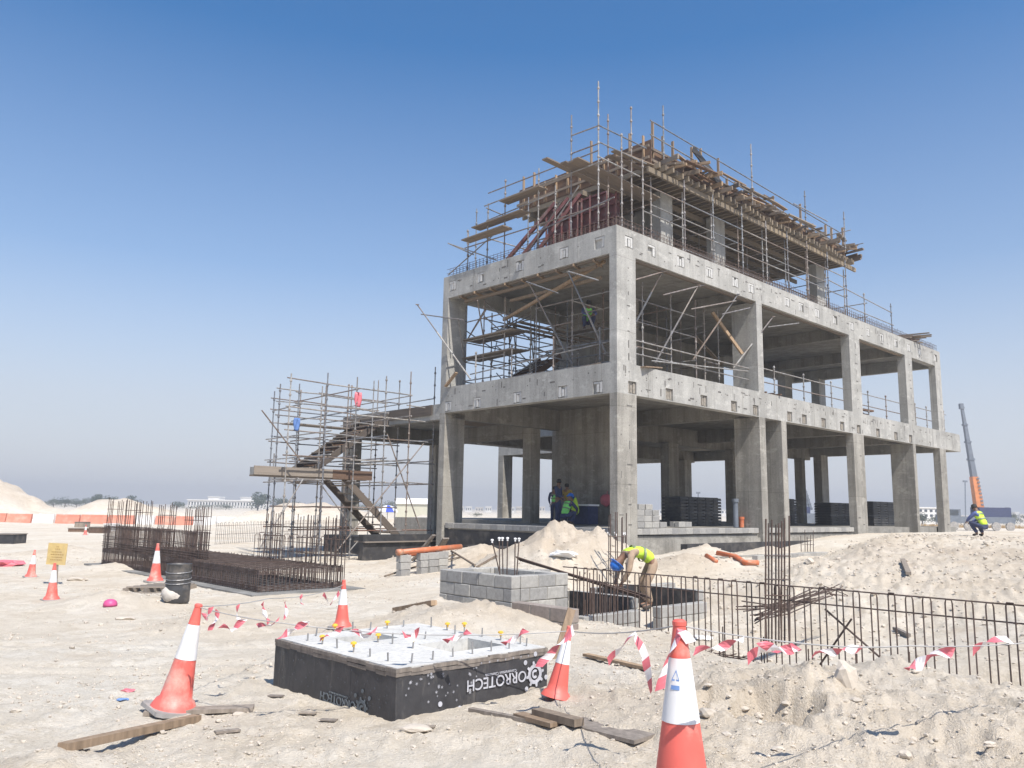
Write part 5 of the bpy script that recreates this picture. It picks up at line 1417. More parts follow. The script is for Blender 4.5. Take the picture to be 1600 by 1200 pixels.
P = gnd(172, 947); mb = MB(); mb.lathe(P, [(0.12, 0), (0.12, 0.04), (0.10, 0.09), (0.05, 0.12), (0.0, 0.125)], 16); mb.build
tag(mb.build('plastic_bowl', M['magenta'], origin=P, smooth=True), 'pink plastic helmet-shaped bowl upside down on the left sand', 'bowl')
# barrel on its timber pallet
P = gnd(276, 941)
t = thing('oil_barrel', P, 'black dented barrel with a cement-crusted foot beside the pallet', 'barrel')
sc = (P - CAM).dot(FWD) / F_PX; R0 = 18.5 * sc; Hb = 59 * sc
mb = MB(); mb.lathe(P, [(R0 * 0.95, 0), (R0, 0.02), (R0, Hb * 0.30), (R0 * 1.03, Hb * 0.33), (R0, Hb * 0.36), (R0, Hb * 0.64), (R0 * 1.03, Hb * 0.67), (R0, Hb * 0.70), (R0, Hb * 0.985), (R0 * 1.03, Hb), (R0 * 0.95, Hb), (R0 * 0.93, Hb * 0.96), (R0 * 0.9, Hb * 0.9)], 28)
mb.build('drum', M['barrel'], t, smooth=True)
mb = MB(); mb.lathe(P + Vector((0, 0, Hb * 0.93)), [(R0 * 0.9, 0), (R0 * 0.9, 0.01)], 24); mb.build('contents', M['cement_dirt'], t)
mb = MB(); vs, fs = icorock(0.2, 0.12, 12); mb.add([P + Vector((-R0 * 0.25 + v.x * R0 * 0.95, -R0 * 0.3 + v.y * R0 * 0.9, Hb * 0.2 + v.z * Hb * 0.27)) for v in vs], fs); mb.build('cement_crust', M['cement_dirt'], t, smooth=True)
for k, z in enumerate((0.52, 0.62, 0.8)):
    mb = MB(); mb.tube([P + Vector((math.cos(a) * R0 * 1.035, math.sin(a) * R0 * 1.035, Hb * (z + 0.03 * math.sin(a)))) for a in [i * math.pi / 12 for i in range(25)]], 0.008, 5); mb.build('wire', M['steel'], t)
P = gnd(245, 925); s_ = (P - CAM).dot(FWD) / F_PX
t = thing('pallet', P, 'broken grey timber pallet lying beside the barrel', 'pallet')
X_, Y_ = Vector((1, 0.15, 0)).normalized(), Vector((0.25, 1, 0)).normalized()
wp = 62 * s_
for k in range(5): 
    c = P + Y_ * (-0.3 + 0.22 * k) + Vector((0, 0, 0.13)); beam('deck_slat', t, c - X_ * wp / 2, c + X_ * wp / 2, 0.1, 0.025, M['greywood'])
for k in range(3):
    c = P + X_ * (wp * (-0.48 + 0.48 * k)) + Vector((0, 0, 0.065)); beam('bearer', t, c - Y_ * 0.4, c + Y_ * 0.65, 0.09, 0.1, M['greywood'])
c = P + Vector((0, -0.4, 0.02)); beam('bottom_slat', t, c - X_ * wp / 2, c + X_ * wp / 2, 0.1, 0.025, M['greywood'])
# yellow sign
P = gnd(88, 914); d_ = P.y
t = thing('site_sign', P, 'square yellow notice board on a thin post at the left', 'sign')
c = atY(89, 865.5, d_); s_ = (c - CAM).dot(FWD) / F_PX
ax = (Vector((0.99, -0.08, -0.02)).normalized(), Vector((0.08, 0.99, 0)).normalized(), Vector((0.03, 0, 1)).normalized())
mb = MB(); mb.box(c, 31 * s_, 0.02, 33 * s_, ax); mb.build('board', M['sign_yellow'], t)
mb = MB()
for k, (w_, dz) in enumerate(((0.10, 11), (0.2, 7.5), (0.55, 3), (0.62, -1), (0.55, -5), (0.6, -9))):
    x = -w_ / 2
    while x < w_ / 2:
        l = random.uniform(0.03, 0.09); mb.box(c + ax[0] * (31 * s_ * (x + l / 2)) - ax[1] * 0.012 + ax[2] * (dz * s_), 31 * s_ * l, 0.003, 1.3 * s_, ax); x += l + 0.03
mb.build('lettering', M['sign_ink'], t)
rod('post', t, P - Vector((0, 0, 0.1)), c - Vector((0, -0.03, 0)), 0.03, M['greywood'])
# orange pipes and blocks by the left plinth
P = gnd(660, 880)
zt = 0.42
pa, pb = atY(622, 863, 22.5), atY(720, 854, 24.5)
mb = MB(); mb.tube([pa, pa.lerp(pb, 0.5), pb], 0.075, 14); mb.tube([pa - (pb - pa).normalized() * 0.02, pa + (pb - pa).normalized() * 0.14], 0.088, 14)
tag(mb.build('drain_pipe', M['orange_pipe'], origin=pa, smooth=True), 'long orange drain pipe resting on blocks by the left plinth', 'pipe', 'orange pipes')
pc, pd_ = atY(640, 866, 23.4), atY(690, 858, 24.4)
mb = MB(); mb.tube([pc, pd_], 0.07, 14); tag(mb.build('drain_pipe', M['orange_pipe'], origin=pc, smooth=True), 'second orange pipe tucked under the long pipe', 'pipe', 'orange pipes')
for k, (x, Yd) in enumerate(((631, 22.7), (662, 23.3), (675, 23.5), (690, 23.8))):
    Pb = atY(x, 870, Yd); z0 = Hs(Pb.x, Pb.y); zt_ = pa.lerp(pb, (x - 622) / 98).z - 0.085
    t = thing('block_support', Vector((Pb.x, Pb.y, z0)), ['block pier under the left end of the orange pipe', 'block pier under the middle of the orange pipe', 'dark block pier beside the middle pier of the pipe', 'block pier under the right end of the orange pipe'][k], 'block')
    n_ = max(1, int(round((zt_ - z0) / 0.2)))
    for j in range(n_):
        put('block', block_mesh(M['block']), t, Matrix.Translation((Pb.x, Pb.y, zt_ - 0.1 - 0.2 * j)) @ Matrix.Rotation(TH + 0.1 * j, 4, 'Z'))
loose('plank', 'dark board leaning across the orange pipe', 'plank', gnd(645, 878) + Vector((0, 0, 0.05)), atY(678, 836, 25.5), 0.2, 0.05, 'greywood')
loose('plank', 'second dark board leaning behind the orange pipe', 'plank', gnd(682, 868) + Vector((0, 0, 0.05)), atY(697, 841, 25.5), 0.2, 0.05, 'greywood')
for k, (x0, y0, x1, y1, l) in enumerate(((601, 902, 712, 868, 'long thin rod lying on the sand before the orange pipe'), (705, 862, 742, 886, 'bent brown stick right of the orange pipe'), (745, 888, 776, 871, 'stick lying toward the white-capped rods'), (640, 890, 720, 872, 'second thin rod lying on the sand before the orange pipe'))):
    p, q = gnd(x0, y0), gnd(x1, y1); loose('stick', l, 'stick', p + Vector((0, 0, 0.03)), q + Vector((0, 0, 0.04)), 0.04, 0.04, 'plank')
# bent orange pipe before the long facade
pp = [gnd(1120, 868), gnd(1150, 874), gnd(1164, 884), gnd(1185, 884)]
mb = MB(); mb.tube([p + Vector((0, 0, 0.08)) for p in pp], 0.07, 12); tag(mb.build('drain_pipe', M['orange_pipe'], origin=pp[0], smooth=True), 'bent orange pipe lying on the sand before the long facade', 'pipe', 'orange pipes')
pp = [gnd(1104, 871), gnd(1119, 880)]
mb = MB(); mb.tube([p + Vector((0, 0, 0.05)) for p in pp], 0.06, 12); tag(mb.build('drain_pipe', M['orange_pipe'], origin=pp[0], smooth=True), 'short orange pipe lying left of the bent one', 'pipe', 'orange pipes')
for x, l in ((1159, 'first orange pipe stub standing on the ground floor'), (1167, 'second orange pipe stub standing on the ground floor')):
    P = atV(x, 826, 0.8); P.z = ZF; mb = MB(); mb.lathe(P, [(0.09, 0), (0.09, 0.3), (0.11, 0.3), (0.11, 0.4), (0.09, 0.4)], 14); tag(mb.build('pipe_stub', M['orange_pipe'], origin=P), l, 'pipe', 'orange pipes')
P = atV(1150, 826, 0.9); P.z = ZF; mb = MB(); mb.lathe(P, [(0.1, 0), (0.1, 0.95), (0.13, 0.95), (0.13, 1.08), (0.1, 1.08)], 14); tag(mb.build('pipe_stub', M['crane_grey'], origin=P), 'grey upright pipe standing on the ground floor by the orange stubs', 'pipe')
# blocks stacked on the ground floor by the corner column
def blockstack(label, u, v, rows, seed):
    t = thing('block_stack', W(u, v, ZF), label, 'blocks'); r = random.Random(seed)
    for j, n_ in enumerate(rows):
        for i in range(n_):
            for d in range(2):
                put('block', block_mesh(M['block']), t, Matrix.Translation(W(u + 0.41 * i + r.uniform(-0.02, 0.02), v + 0.22 * d, ZF + 0.1 + 0.2 * j)) @ Matrix.Rotation(math.pi / 2 - TH + r.uniform(-0.05, 0.05), 4, 'Z'))
blockstack('stepped stack of concrete blocks beside the corner column', 1.6, 0.75, [5, 4, 3], 2)
u_, v_ = UV(atV(1000, 800, 2.0)); blockstack('darker stack of blocks behind the stepped stack', u_, 2.0, [3, 3, 3, 2], 5)
blockstack('pair of grey blocks on the ground floor before the crates', 5.0, 1.2, [2], 4)
# black void-former crates in stacks
def crates(label, x0, x1, v, n, hpx):
    P0 = atV(x0, 760, v); u0, _ = UV(P0); u1, _ = UV(atV(x1, 760, v)); Yd = P0.y
    Ht = hpx * (P0 - CAM).dot(FWD) / F_PX
    t = thing('crate_stack', W((u0 + u1) / 2, v, ZF), label, 'crates', 'stacks of black crates on the ground floor')
    wd = (u1 - u0) / n
    me = None
    for i in range(n):
        k = 0; z = ZF
        while z < ZF + Ht - 0.05:
            if me is None:
                mb = MB(); mb.box((0, 0, 0.055), wd * 0.94, 0.9, 0.085); mb.box((0, 0, 0.006), wd * 0.98, 0.96, 0.012); mb.box((0, 0, 0.112), wd * 0.72, 0.7, 0.03)
                me = bpy.data.meshes.new('crate'); me.from_pydata(mb.v, [], mb.f); me.materials.append(M['black_plastic'])
            put('crate', me, t, Matrix.Translation(W(u0 + wd * (i + 0.5), v + 0.5, z)) @ Matrix.Rotation(math.pi / 2 - TH, 4, 'Z')); z += 0.13
crates('wide stack of black crates between the inner columns', 1064, 1128, 3.2, 5, 44)
crates('stack of black crates right of the third column', 1364, 1408, 2.6, 4, 38)
crates('stack of black crates left of the third column', 1298, 1332, 3.4, 3, 34)
crates('narrow stack of black crates behind the second column pair', 1226, 1246, 4.2, 2, 40)
def infl(x, y, u): return W(*UV(atU(x, y, u)), ZF)
P = infl(912, 800, 5.2); cu0, cv0 = UV(P); t = thing('tool_chest', P, 'dark blue chest with a white lid before the shear wall', 'chest')
mb = MB(); mb.ubox(cu0 - 0.3, cu0 + 0.3, cv0 - 0.5, cv0 + 0.5, ZF, ZF + 0.72); mb.build('body', M['navy'], t); mb = MB(); mb.ubox(cu0 - 0.33, cu0 + 0.33, cv0 - 0.54, cv0 + 0.54, ZF + 0.722, ZF + 0.79); mb.build('lid', M['white'], t)
P = atU(948, 782, 6.4); vs, fs = icorock(0.2, 0.15, 5); mb = MB(); mb.add([P + CV * (v.x * 0.3) + CU * (v.y * 0.04 - 0.05) + Vector((0, 0, v.z * 0.26)) for v in vs], fs); mb.tube([P + Vector((0, 0, 0.2)), P + CU * 0.05 + Vector((0, 0, 0.4))], 0.012, 5)
tag(mb.build('red_bag', M['tape_red'], origin=P, smooth=True), 'red bag hanging on the shear wall', 'bag')
P = atU(899, 797, 4.6); vs, fs = icorock(0.2, 0.08, 6); mb = MB(); mb.add([P + CV * (v.x * 0.2 * (1 - 0.6 * max(0, v.z))) + CU * (v.y * 0.1) + Vector((0, 0, v.z * (0.5 if v.z > 0 else 0.2))) for v in vs], fs)
tag(mb.build('plastic_bag', M['hivis'], origin=P, smooth=True), 'pale plastic bag hanging above the crouching worker', 'bag'); 

# ------------------------------------------------------------------ people
def skinmesh(name, chains, mat, parent, mw, sub=2):
    """chains: lists of (key, point, radius); shared keys join chains"""
    idx = {}; vs = []; rad = []; es = []; roots = []
    for ch in chains:
        prev = None
        for key, p, r_ in ch:
            if key not in idx:
                idx[key] = len(vs); vs.append(p); rad.append(r_ if isinstance(r_, tuple) else (r_, r_))
                if prev is None: roots.append(idx[key])
            if prev is not None and prev != idx[key]: es.append((prev, idx[key]))
            prev = idx[key]
    me = bpy.data.meshes.new(name); me.from_pydata(vs, es, []); me.materials.append(mat)
    o = bpy.data.objects.new(name, me); COL.objects.link(o); o.parent = parent; o.matrix_basis = mw
    md = o.modifiers.new('skin', 'SKIN'); md.use_smooth_shade = True; md.branch_smoothing = 0.3
    for i, v in enumerate(me.skin_vertices[0].data):
        v.radius = rad[i]; v.use_root = i in roots
    s_ = o.modifiers.new('sub', 'SUBSURF'); s_.levels = sub; s_.render_levels = sub
    return o
POSES = {
 'stand': dict(pelvis=(0, 0, .95), waist=(0, 0, 1.1), spine=(0, .01, 1.25), chest=(0, 0, 1.4), neck=(0, .01, 1.5), head=(0, .03, 1.6), top=(0, .02, 1.70),
   shL=(-.19, 0, 1.41), elL=(-.26, .0, 1.13), wrL=(-.24, .13, .90), shR=(.19, 0, 1.41), elR=(.25, .05, 1.14), wrR=(.16, .27, 1.02),
   hipL=(-.1, 0, .90), knL=(-.11, .03, .5), anL=(-.11, -.02, .09), toL=(-.13, .15, .04), hipR=(.1, 0, .90), knR=(.12, .04, .5), anR=(.13, .0, .09), toR=(.16, .17, .04)),
 'bend': dict(pelvis=(0, -.18, .86), waist=(0, -.06, 1.0), spine=(0, .12, 1.08), chest=(0, .31, 1.05), neck=(0, .43, .96), head=(0, .51, .86), top=(0, .58, .78),
   shL=(-.18, .33, 1.02), elL=(-.24, .40, .72), wrL=(-.12, .50, .48), shR=(.18, .33, 1.02), elR=(.24, .42, .72), wrR=(.12, .52, .50),
   hipL=(-.1, -.18, .82), knL=(-.14, .02, .46), anL=(-.14, -.08, .09), toL=(-.16, .1, .04), hipR=(.1, -.18, .82), knR=(.13, -.02, .46), anR=(.14, -.14, .09), toR=(.15, .04, .04)),
 'crouch': dict(pelvis=(0, -.16, .34), waist=(0, -.10, .50), spine=(0, -.02, .65), chest=(0, .06, .8), neck=(0, .12, .9), head=(0, .17, .99), top=(0, .2, 1.09),
   shL=(-.19, .06, .80), elL=(-.27, .24, .6), wrL=(-.12, .42, .52), shR=(.19, .06, .80), elR=(.26, .25, .6), wrR=(.12, .42, .5),
   hipL=(-.1, -.14, .32), knL=(-.2, .26, .5), anL=(-.14, .02, .09), toL=(-.17, .2, .04), hipR=(.1, -.14, .32), knR=(.2, .26, .48), anR=(.14, .02, .09), toR=(.17, .2, .04))}
def person(P, face, pose, label, shirt, trouser, vest=None, helmet=None, hair=True, scale=1.0):
    t = thing('person', P, label, 'person', 'workers on the site'); J = {k: Vector(v) for k, v in POSES[pose].items()}
    ang = math.atan2(-face[0], face[1]); mw = Matrix.Rotation(ang, 4, 'Z') @ Matrix.Scale(scale, 4)
    V = lambda k: tuple(J[k])
    ch = [[('pelvis', V('pelvis'), (.13, .10)), ('waist', V('waist'), (.125, .095)), ('spine', V('spine'), (.135, .10)), ('chest', V('chest'), (.14, .10)), ('neck', V('neck'), .055), ('head', V('head'), (.078, .09)), ('top', V('top'), (.065, .075))]]
    for s in 'LR':
        ch.append([('chest', 0, 0), ('sh' + s, V('sh' + s), .062), ('el' + s, V('el' + s), .044), ('wr' + s, V('wr' + s), .029)])
        ch.append([('pelvis', 0, 0), ('hip' + s, V('hip' + s), .088), ('kn' + s, V('kn' + s), .058), ('an' + s, V('an' + s), .04), ('to' + s, V('to' + s), .034)])
        d = (J['wr' + s] - J['el' + s]).normalized(); sd = Vector((1, 0, 0)) if abs(d.x) < 0.8 else Vector((0, 1, 0)); sd = (sd - d * sd.dot(d)).normalized(); nm = d.cross(sd)
        pm = J['wr' + s] + d * 0.08
        ch.append([('wr' + s, 0, 0), ('pm' + s, tuple(pm), (.038, .02))])
        for f in range(4):
            b0 = pm + sd * (0.025 * (f - 1.5)); l = (.07, .08, .075, .06)[f]
            ch.append([('f%d%s' % (f, s), tuple(b0), .010), ('g%d%s' % (f, s), tuple(b0 + d * l * 0.55 + nm * 0.012), .009), ('h%d%s' % (f, s), tuple(b0 + d * l * 0.85 + nm * 0.04), .007)])
        b0 = J['wr' + s] + d * 0.04 + sd * 0.03 * (1 if s == 'L' else -1)
        ch.append([('t0' + s, tuple(b0), .011), ('t1' + s, tuple(b0 + d * 0.035 + sd * 0.025 * (1 if s == 'L' else -1) + nm * 0.01), .010), ('t2' + s, tuple(b0 + d * 0.06 + sd * 0.03 * (1 if s == 'L' else -1) + nm * 0.025), .008)])
    hd = (J['top'] - J['neck']).normalized(); fw_ = Vector((0, 1, 0)); fw_ = (fw_ - hd * fw_.dot(hd)).normalized()
    if pose == 'bend': fw_ = Vector((0, -.3, -1)); fw_ = (fw_ - hd * fw_.dot(hd)).normalized()
    nb = J['head'] + fw_ * 0.085; ch.append([('nose0', tuple(nb), .016), ('nose1', tuple(nb + fw_ * 0.02 - hd * 0.02), .012)])
    body = skinmesh('body', ch, M['skin'], t, mw)
    e = .014
    s_ch = [[('pelvis', V('pelvis'), (.148, .118)), ('waist', V('waist'), (.14, .11)), ('spine', V('spine'), (.152, .118)), ('chest', V('chest'), (.156, .118)), ('nk', tuple(J['chest'].lerp(J['neck'], 0.7)), .075)]]
    t_ch = [[('waist', tuple(J['pelvis'].lerp(J['waist'], 0.4)), (.142, .112)), ('pelvis', V('pelvis'), (.15, .12))]]
    for s in 'LR':
        s_ch.append([('chest', 0, 0), ('sh' + s, V('sh' + s), .078), ('el' + s, V('el' + s), .058), ('wr' + s, tuple(J['el' + s].lerp(J['wr' + s], 0.9)), .044)])
        t_ch.append([('pelvis', 0, 0), ('hip' + s, V('hip' + s), .106), ('kn' + s, V('kn' + s), .078), ('an' + s, tuple(J['kn' + s].lerp(J['an' + s], 0.95)), .064)])
        b_ch = [[('a' + s, V('an' + s), .055), ('b' + s, tuple(J['an' + s].lerp(J['to' + s], 0.4) - Vector((0, 0, 0.03))), .052), ('c' + s, V('to' + s), .042)]]
        skinmesh('boot', b_ch, M['boot'], t, mw, 1)
    skinmesh('shirt', s_ch, M[shirt], t, mw); skinmesh('trousers', t_ch, M[trouser], t, mw)
    if vest:
        v_ch = [[('pelvis', tuple(J['pelvis'].lerp(J['waist'], 0.1)), (.165, .135)), ('waist', V('waist'), (.158, .13)), ('spine', V('spine'), (.168, .135)), ('chest', V('chest'), (.17, .132)), ('nk', tuple(J['chest'].lerp(J['neck'], 0.5)), (.11, .09))]]
        for s in 'LR': v_ch.append([('chest', 0, 0), ('sh' + s, tuple(J['chest'].lerp(J['sh' + s], 0.85)), .085)])
        vo = skinmesh('vest', v_ch, M[vest], t, mw)
        for f in (0.25, 0.8):
            c = J['waist'].lerp(J['chest'], f); d = (J['chest'] - J['waist']).normalized(); x = Vector((1, 0, 0)); y = d.cross(x)
            mb = MB(); mb.lathe((0, 0, 0), [(1.0, -0.022), (1.0, 0.022)], 24)
            me = bpy.data.meshes.new('vest_stripe'); me.from_pydata([tuple(c + x * (p[0] * .176) + y * (p[1] * .142) + d * p[2]) for p in mb.v], [], mb.f[:-2]); me.materials.append(M['reflect'])
            o = bpy.data.objects.new('vest_stripe', me); COL.objects.link(o); o.parent = t; o.matrix_basis = mw
    # headgear
    x = Vector((1, 0, 0)); up_ = hd; y = up_.cross(x).normalized() * -1
    hc = J['head'] + hd * 0.035
    mb = MB()
    if helmet: mb.lathe(hc, [(0.155, 0.0), (0.155, 0.012), (0.122, 0.022), (0.118, 0.07), (0.10, 0.115), (0.06, 0.145), (0.0, 0.152)], 20, (x, up_.cross(x), up_))
    else: mb.lathe(hc - hd * 0.01, [(0.088, -0.04), (0.098, 0.0), (0.095, 0.06), (0.07, 0.105), (0.0, 0.118)], 16, (x, up_.cross(x), up_))
    me = bpy.data.meshes.new('helmet'); me.from_pydata(mb.v, [], mb.f); me.materials.append(M[helmet] if helmet else M['hair']); me.polygons.foreach_set('use_smooth', [True] * len(me.polygons))
    o = bpy.data.objects.new('helmet' if helmet else 'hair', me); COL.objects.link(o); o.parent = t; o.matrix_basis = mw
    # eyes, ears and mouth
    mb = MB()
    for sx in (-1, 1):
        mb.box(J['head'] + x * 0.032 * sx + fw_ * 0.083 + hd * 0.012, 0.02, 0.01, 0.01, (x, fw_, hd))
    mb.box(J['head'] + fw_ * 0.08 - hd * 0.05, 0.045, 0.008, 0.008, (x, fw_, hd))
    me = bpy.data.meshes.new('face_marks'); me.from_pydata(mb.v, [], mb.f); me.materials.append(M['hair'])
    o = bpy.data.objects.new('eyes_and_mouth', me); COL.objects.link(o); o.parent = t; o.matrix_basis = mw
    return t
# the bending worker in the yellow vest
wp_ = atY(1006, 928, 16.2); wp_.z = Hs(wp_.x, wp_.y) - 0.01
person(wp_, (-0.95, -0.25), 'bend', 'worker bending over the pits in a yellow vest and blue helmet', 'tan', 'tan', 'hivis', 'helmet_blue', scale=1.03)
def infloor(x, y, u): 
    P = atU(x, y, u); return W(*UV(P), ZF)
person(infloor(872, 790, 3.6), (0.9, -0.5), 'stand', 'standing worker in dark blue looking right before the shear wall', 'navy', 'navy', None, None)
person(infloor(866, 790, 4.4), (0.3, 0.9), 'stand', 'worker with a green vest seen from behind beside the standing man', 'navy', 'navy', 'hivis_green', None, scale=0.86)
person(infloor(886, 800, 2.6), (0.7, 0.7), 'crouch', 'crouching worker in a green vest and blue helmet above the sand pile', 'navy', 'navy', 'hivis_green', 'helmet_blue')
person(infloor(886, 790, 4.8), (-0.5, -0.8), 'stand', 'worker in an ochre shirt half hidden by the standing man', 'ochre', 'navy', None, None, scale=0.93)
P = atU(918, 452, 3.2); u_, v_ = UV(P)
mb = MB()
person(W(u_, v_, 8.42), (0.2, -0.9), 'crouch', 'worker in a green vest high in the dark of the first-floor shoring', 'bluecloth', 'navy', 'hivis_green', None)
loose('plank', 'plank platform under the worker in the first-floor shoring', 'plank', W(u_, v_ - 0.9, 8.395), W(u_, v_ + 0.9, 8.395), 0.6, 0.04, 'greywood')
P = gnd(1533, 838)
person(P, (-0.4, 0.9), 'crouch', 'crouching worker with a yellow-edged vest at the right edge of the plateau', 'bluecloth', 'navy', 'hivis', None, scale=1.02)

# ------------------------------------------------------------------ far things: barriers
def barrier(px0, px1, col, k):
    Yd = 74.0
    a, b = atY(px0 + 0.5, 818, Yd), atY(px1 - 0.5, 818, Yd)
    z0 = min(Hs(a.x, Yd), Hs(b.x, Yd)) - 0.05
    a.z = b.z = z0; L = b.x - a.x
    t = thing('plastic_barrier', a.lerp(b, 0.5), '%s plastic road barrier, number %s of the %s ones counted from the left' % (('orange-red', ORD[cnt[col]], 'red') if col == 'bar_red' else ('white', ORD[cnt[col]], 'white')), 'barrier', 'plastic barriers across the site')
    cnt[col] += 1
    mb = MB(); h = 0.85
    prof = [(-0.26, 0), (-0.26, 0.12), (-0.20, 0.32), (-0.12, h * 0.75), (-0.11, h), (0.11, h), (0.12, h * 0.75), (0.20, 0.32), (0.26, 0.12), (0.26, 0)]
    n = len(prof); vs = [Vector((x, Yd + p, z0 + z)) for x in (a.x + 0.02, b.x - 0.02) for p, z in prof]
    mb.add(vs, [tuple(range(n))[::-1], tuple(range(n, 2 * n))] + [(i, (i + 1) % n, (i + 1) % n + n, i + n) for i in range(n)]); mb.build('body', M[col], t)
    mb = MB(); mb.lathe((a.x + L * 0.3, Yd, z0 + h - 0.005), [(0.08, 0), (0.08, 0.05), (0.05, 0.06)], 10); mb.build('filler_cap', M['bar_white'], t)
    mb = MB(); mb.box((a.x, Yd, z0 + 0.4), 0.1, 0.1, 0.6); mb.build('hinge', M[col], t)
ORD = ['one', 'two', 'three', 'four', 'five', 'six', 'seven', 'eight', 'nine', 'ten', 'eleven', 'twelve']
cnt = {'bar_red': 0, 'bar_white': 0}
xs = [(-30, 10, 'bar_red'), (10, 50, 'bar_red'), (51, 85, 'bar_white'), (87, 125, 'bar_red'), (126, 168, 'bar_red'), (169, 210, 'bar_red'), (212, 242, 'bar_white'), (243, 272, 'bar_red'), (273, 302, 'bar_red'), (303, 338, 'bar_white'), (339, 373, 'bar_white'), (378, 418, 'bar_red'), (419, 452, 'bar_red')]
for k, (a, b, c) in enumerate(xs): barrier(a, b, c, k)
def crate_box(name, label, x0, x1, y0, y1, mat, Yd=None):
    P = gnd((x0 + x1) / 2, y1); Yd = P.y; a, b = atY(x0, y1, Yd), atY(x1, y1, Yd); h = atY(x0, y0, Yd).z - P.z
    t = thing(name, P, label, 'box'); mb = MB(); mb.box((P.x, Yd + 0.5, P.z + h / 2), b.x - a.x, 1.0, h); mb.build('body', M[mat], t)
    mb = MB(); mb.box((P.x, Yd + 0.5, P.z + h + 0.02), b.x - a.x + 0.06, 1.06, 0.035); mb.build('top_board', M['greywood'] if mat != 'white' else M['white'], t)
crate_box('footing_box', 'black boarded footing at the left edge of the photo', -14, 20, 835, 850, 'bitumen')
crate_box('timber_crate', 'low dark brown crate before the red barriers', 106, 131, 826, 831, 'ply')
crate_box('timber_crate', 'dark brown crate right of the tiny far cone', 138, 160, 824, 833, 'ply')
crate_box('timber_crate', 'small brown crate on top of the low one', 116, 130, 816, 824, 'greywood')
crate_box('water_tank', 'white box beside the far end of the rebar cage', 161, 176, 819, 830, 'white')
# ------------------------------------------------------------------ trees
def leaf_cloud(mb, c, rx, ry, rz, n, s, r):
    for k in range(n):
        while True:
            p = Vector((r.uniform(-1, 1), r.uniform(-1, 1), r.uniform(-1, 1)))
            if 0.25 < p.length < 1: break
        q = c + Vector((p.x * rx, p.y * ry, p.z * rz))
        a = Vector((r.gauss(0, 1), r.gauss(0, 1), r.gauss(0, 1))).normalized(); b = a.orthogonal().normalized(); d = a.cross(b)
        w_ = s * r.uniform(0.5, 1.4)
        mb.add([q - b * w_ - d * w_ * 0.5, q + b * w_ * 0.2 - d * w_ * 0.8, q + b * w_ + d * w_ * 0.3, q - b * w_ * 0.1 + d * w_], [(0, 1, 2, 3)])
def tree(px, ytop, wpx, Yd, label, seed, mat='leaf', ybase=None):
    r = random.Random(seed)
    P = atY(px, 800, Yd); z0 = -0.4; zt_ = atY(px, ytop, Yd).z; s = Yd / F_PX
    P.z = z0; h = zt_ - z0; wd = wpx * s / 2
    t = thing('tree', P, label, 'tree', 'trees on the horizon')
    mb = MB(); mb.tube([P, P + Vector((wd * 0.05, 0, h * 0.3)), P + Vector((-wd * 0.05, 0, h * 0.7))], [h * 0.045, h * 0.035, h * 0.015], 7)
    for k in range(4):
        a = k * 1.6 + r.random(); mb.tube([P + Vector((0, 0, h * 0.3)), P + Vector((math.cos(a) * wd * 0.6, math.sin(a) * wd * 0.5, h * r.uniform(0.55, 0.8)))], [h * 0.02, h * 0.008], 5)
    mb.build('trunk', M['trunk'], t)
    mb = MB()
    for k in range(9):
        a = r.uniform(0, 6.28); d = r.uniform(0, 0.75)
        c = P + Vector((math.cos(a) * wd * d, math.sin(a) * wd * d * 0.8, h * (0.42 + 0.42 * r.random() * (1 - 0.5 * d))))
        leaf_cloud(mb, c, wd * r.uniform(0.3, 0.5), wd * 0.42, h * r.uniform(0.14, 0.24), 85, h * 0.035, r)
    leaf_cloud(mb, P + Vector((0, 0, h * 0.8)), wd * 0.4, wd * 0.4, h * 0.2, 70, h * 0.03, r)
    leaf_cloud(mb, P + Vector((0, 0, h * 0.3)), wd * 0.8, wd * 0.6, h * 0.26, 120, h * 0.035, r)
    mb.build('crown', M[mat], t)
trees = [(82, 785, 22, 'low tree at the foot of the left spoil mound'), (100, 781, 26, 'rounded tree right of the left spoil mound'), (118, 784, 22, 'small tree in the left tree row'), (136, 783, 26, 'broad tree in the left tree row'), (152, 777, 20, 'tallest pointed tree in the left tree row'), (166, 779, 20, 'pointed tree near the right end of the left tree row'), (178, 781, 22, 'last tree of the left tree row'), (202, 779, 24, 'tree peeping over the spoil heap behind the cage'),
         (276, 784, 22, 'dark tree left of the white palace'), (318, 789, 34, 'tree standing before the white palace'), (352, 788, 28, 'dark tree before the middle of the palace'), (300, 793, 30, 'low bush before the left end of the palace'), (338, 795, 46, 'broad low bush before the palace'), (402, 769, 25, 'large round tree at the right end of the palace'), (438, 777, 36, 'broad round tree right of the palace'), (462, 784, 24, 'small tree right of the broad round tree'), (490, 786, 26, 'low tree behind the stair scaffold'), (585, 786, 40, 'tree seen through the foot of the stair'), (606, 784, 36, 'tree left of the umbrella'), (560, 789, 30, 'low tree behind the lower flight')]
for k, (x, y, w_, l) in enumerate(trees): tree(x, y - (6 if k < 8 else 2), w_ * 1.5, 300 + 12 * (k % 4), l, 50 + k, 'leaf' if k % 3 else 'leaf2')
rt = [(1440, 806, 30, 'bush under the white house'), (1462, 809, 34, 'bush right of the white house'), (1500, 812, 34, 'bush left of the crane'), (1556, 808, 30, 'bush right of the crane'), (1580, 808, 34, 'bush at the right edge of the photo'), (1610, 806, 40, 'bush running out of the right edge'), (1418, 810, 22, 'bush behind the fourth column'), (745, 806, 26, 'dark bush behind the left inner column'), (1010, 800, 30, 'bush seen right of the corner column'), (1240, 802, 26, 'bush behind the narrow crate stack'), (1348, 806, 22, 'bush behind the third column')]
for k, (x, y, w_, l) in enumerate(rt): tree(x, y - 6, w_, 190 + 10 * (k % 3), l, 90 + k, 'leaf2')
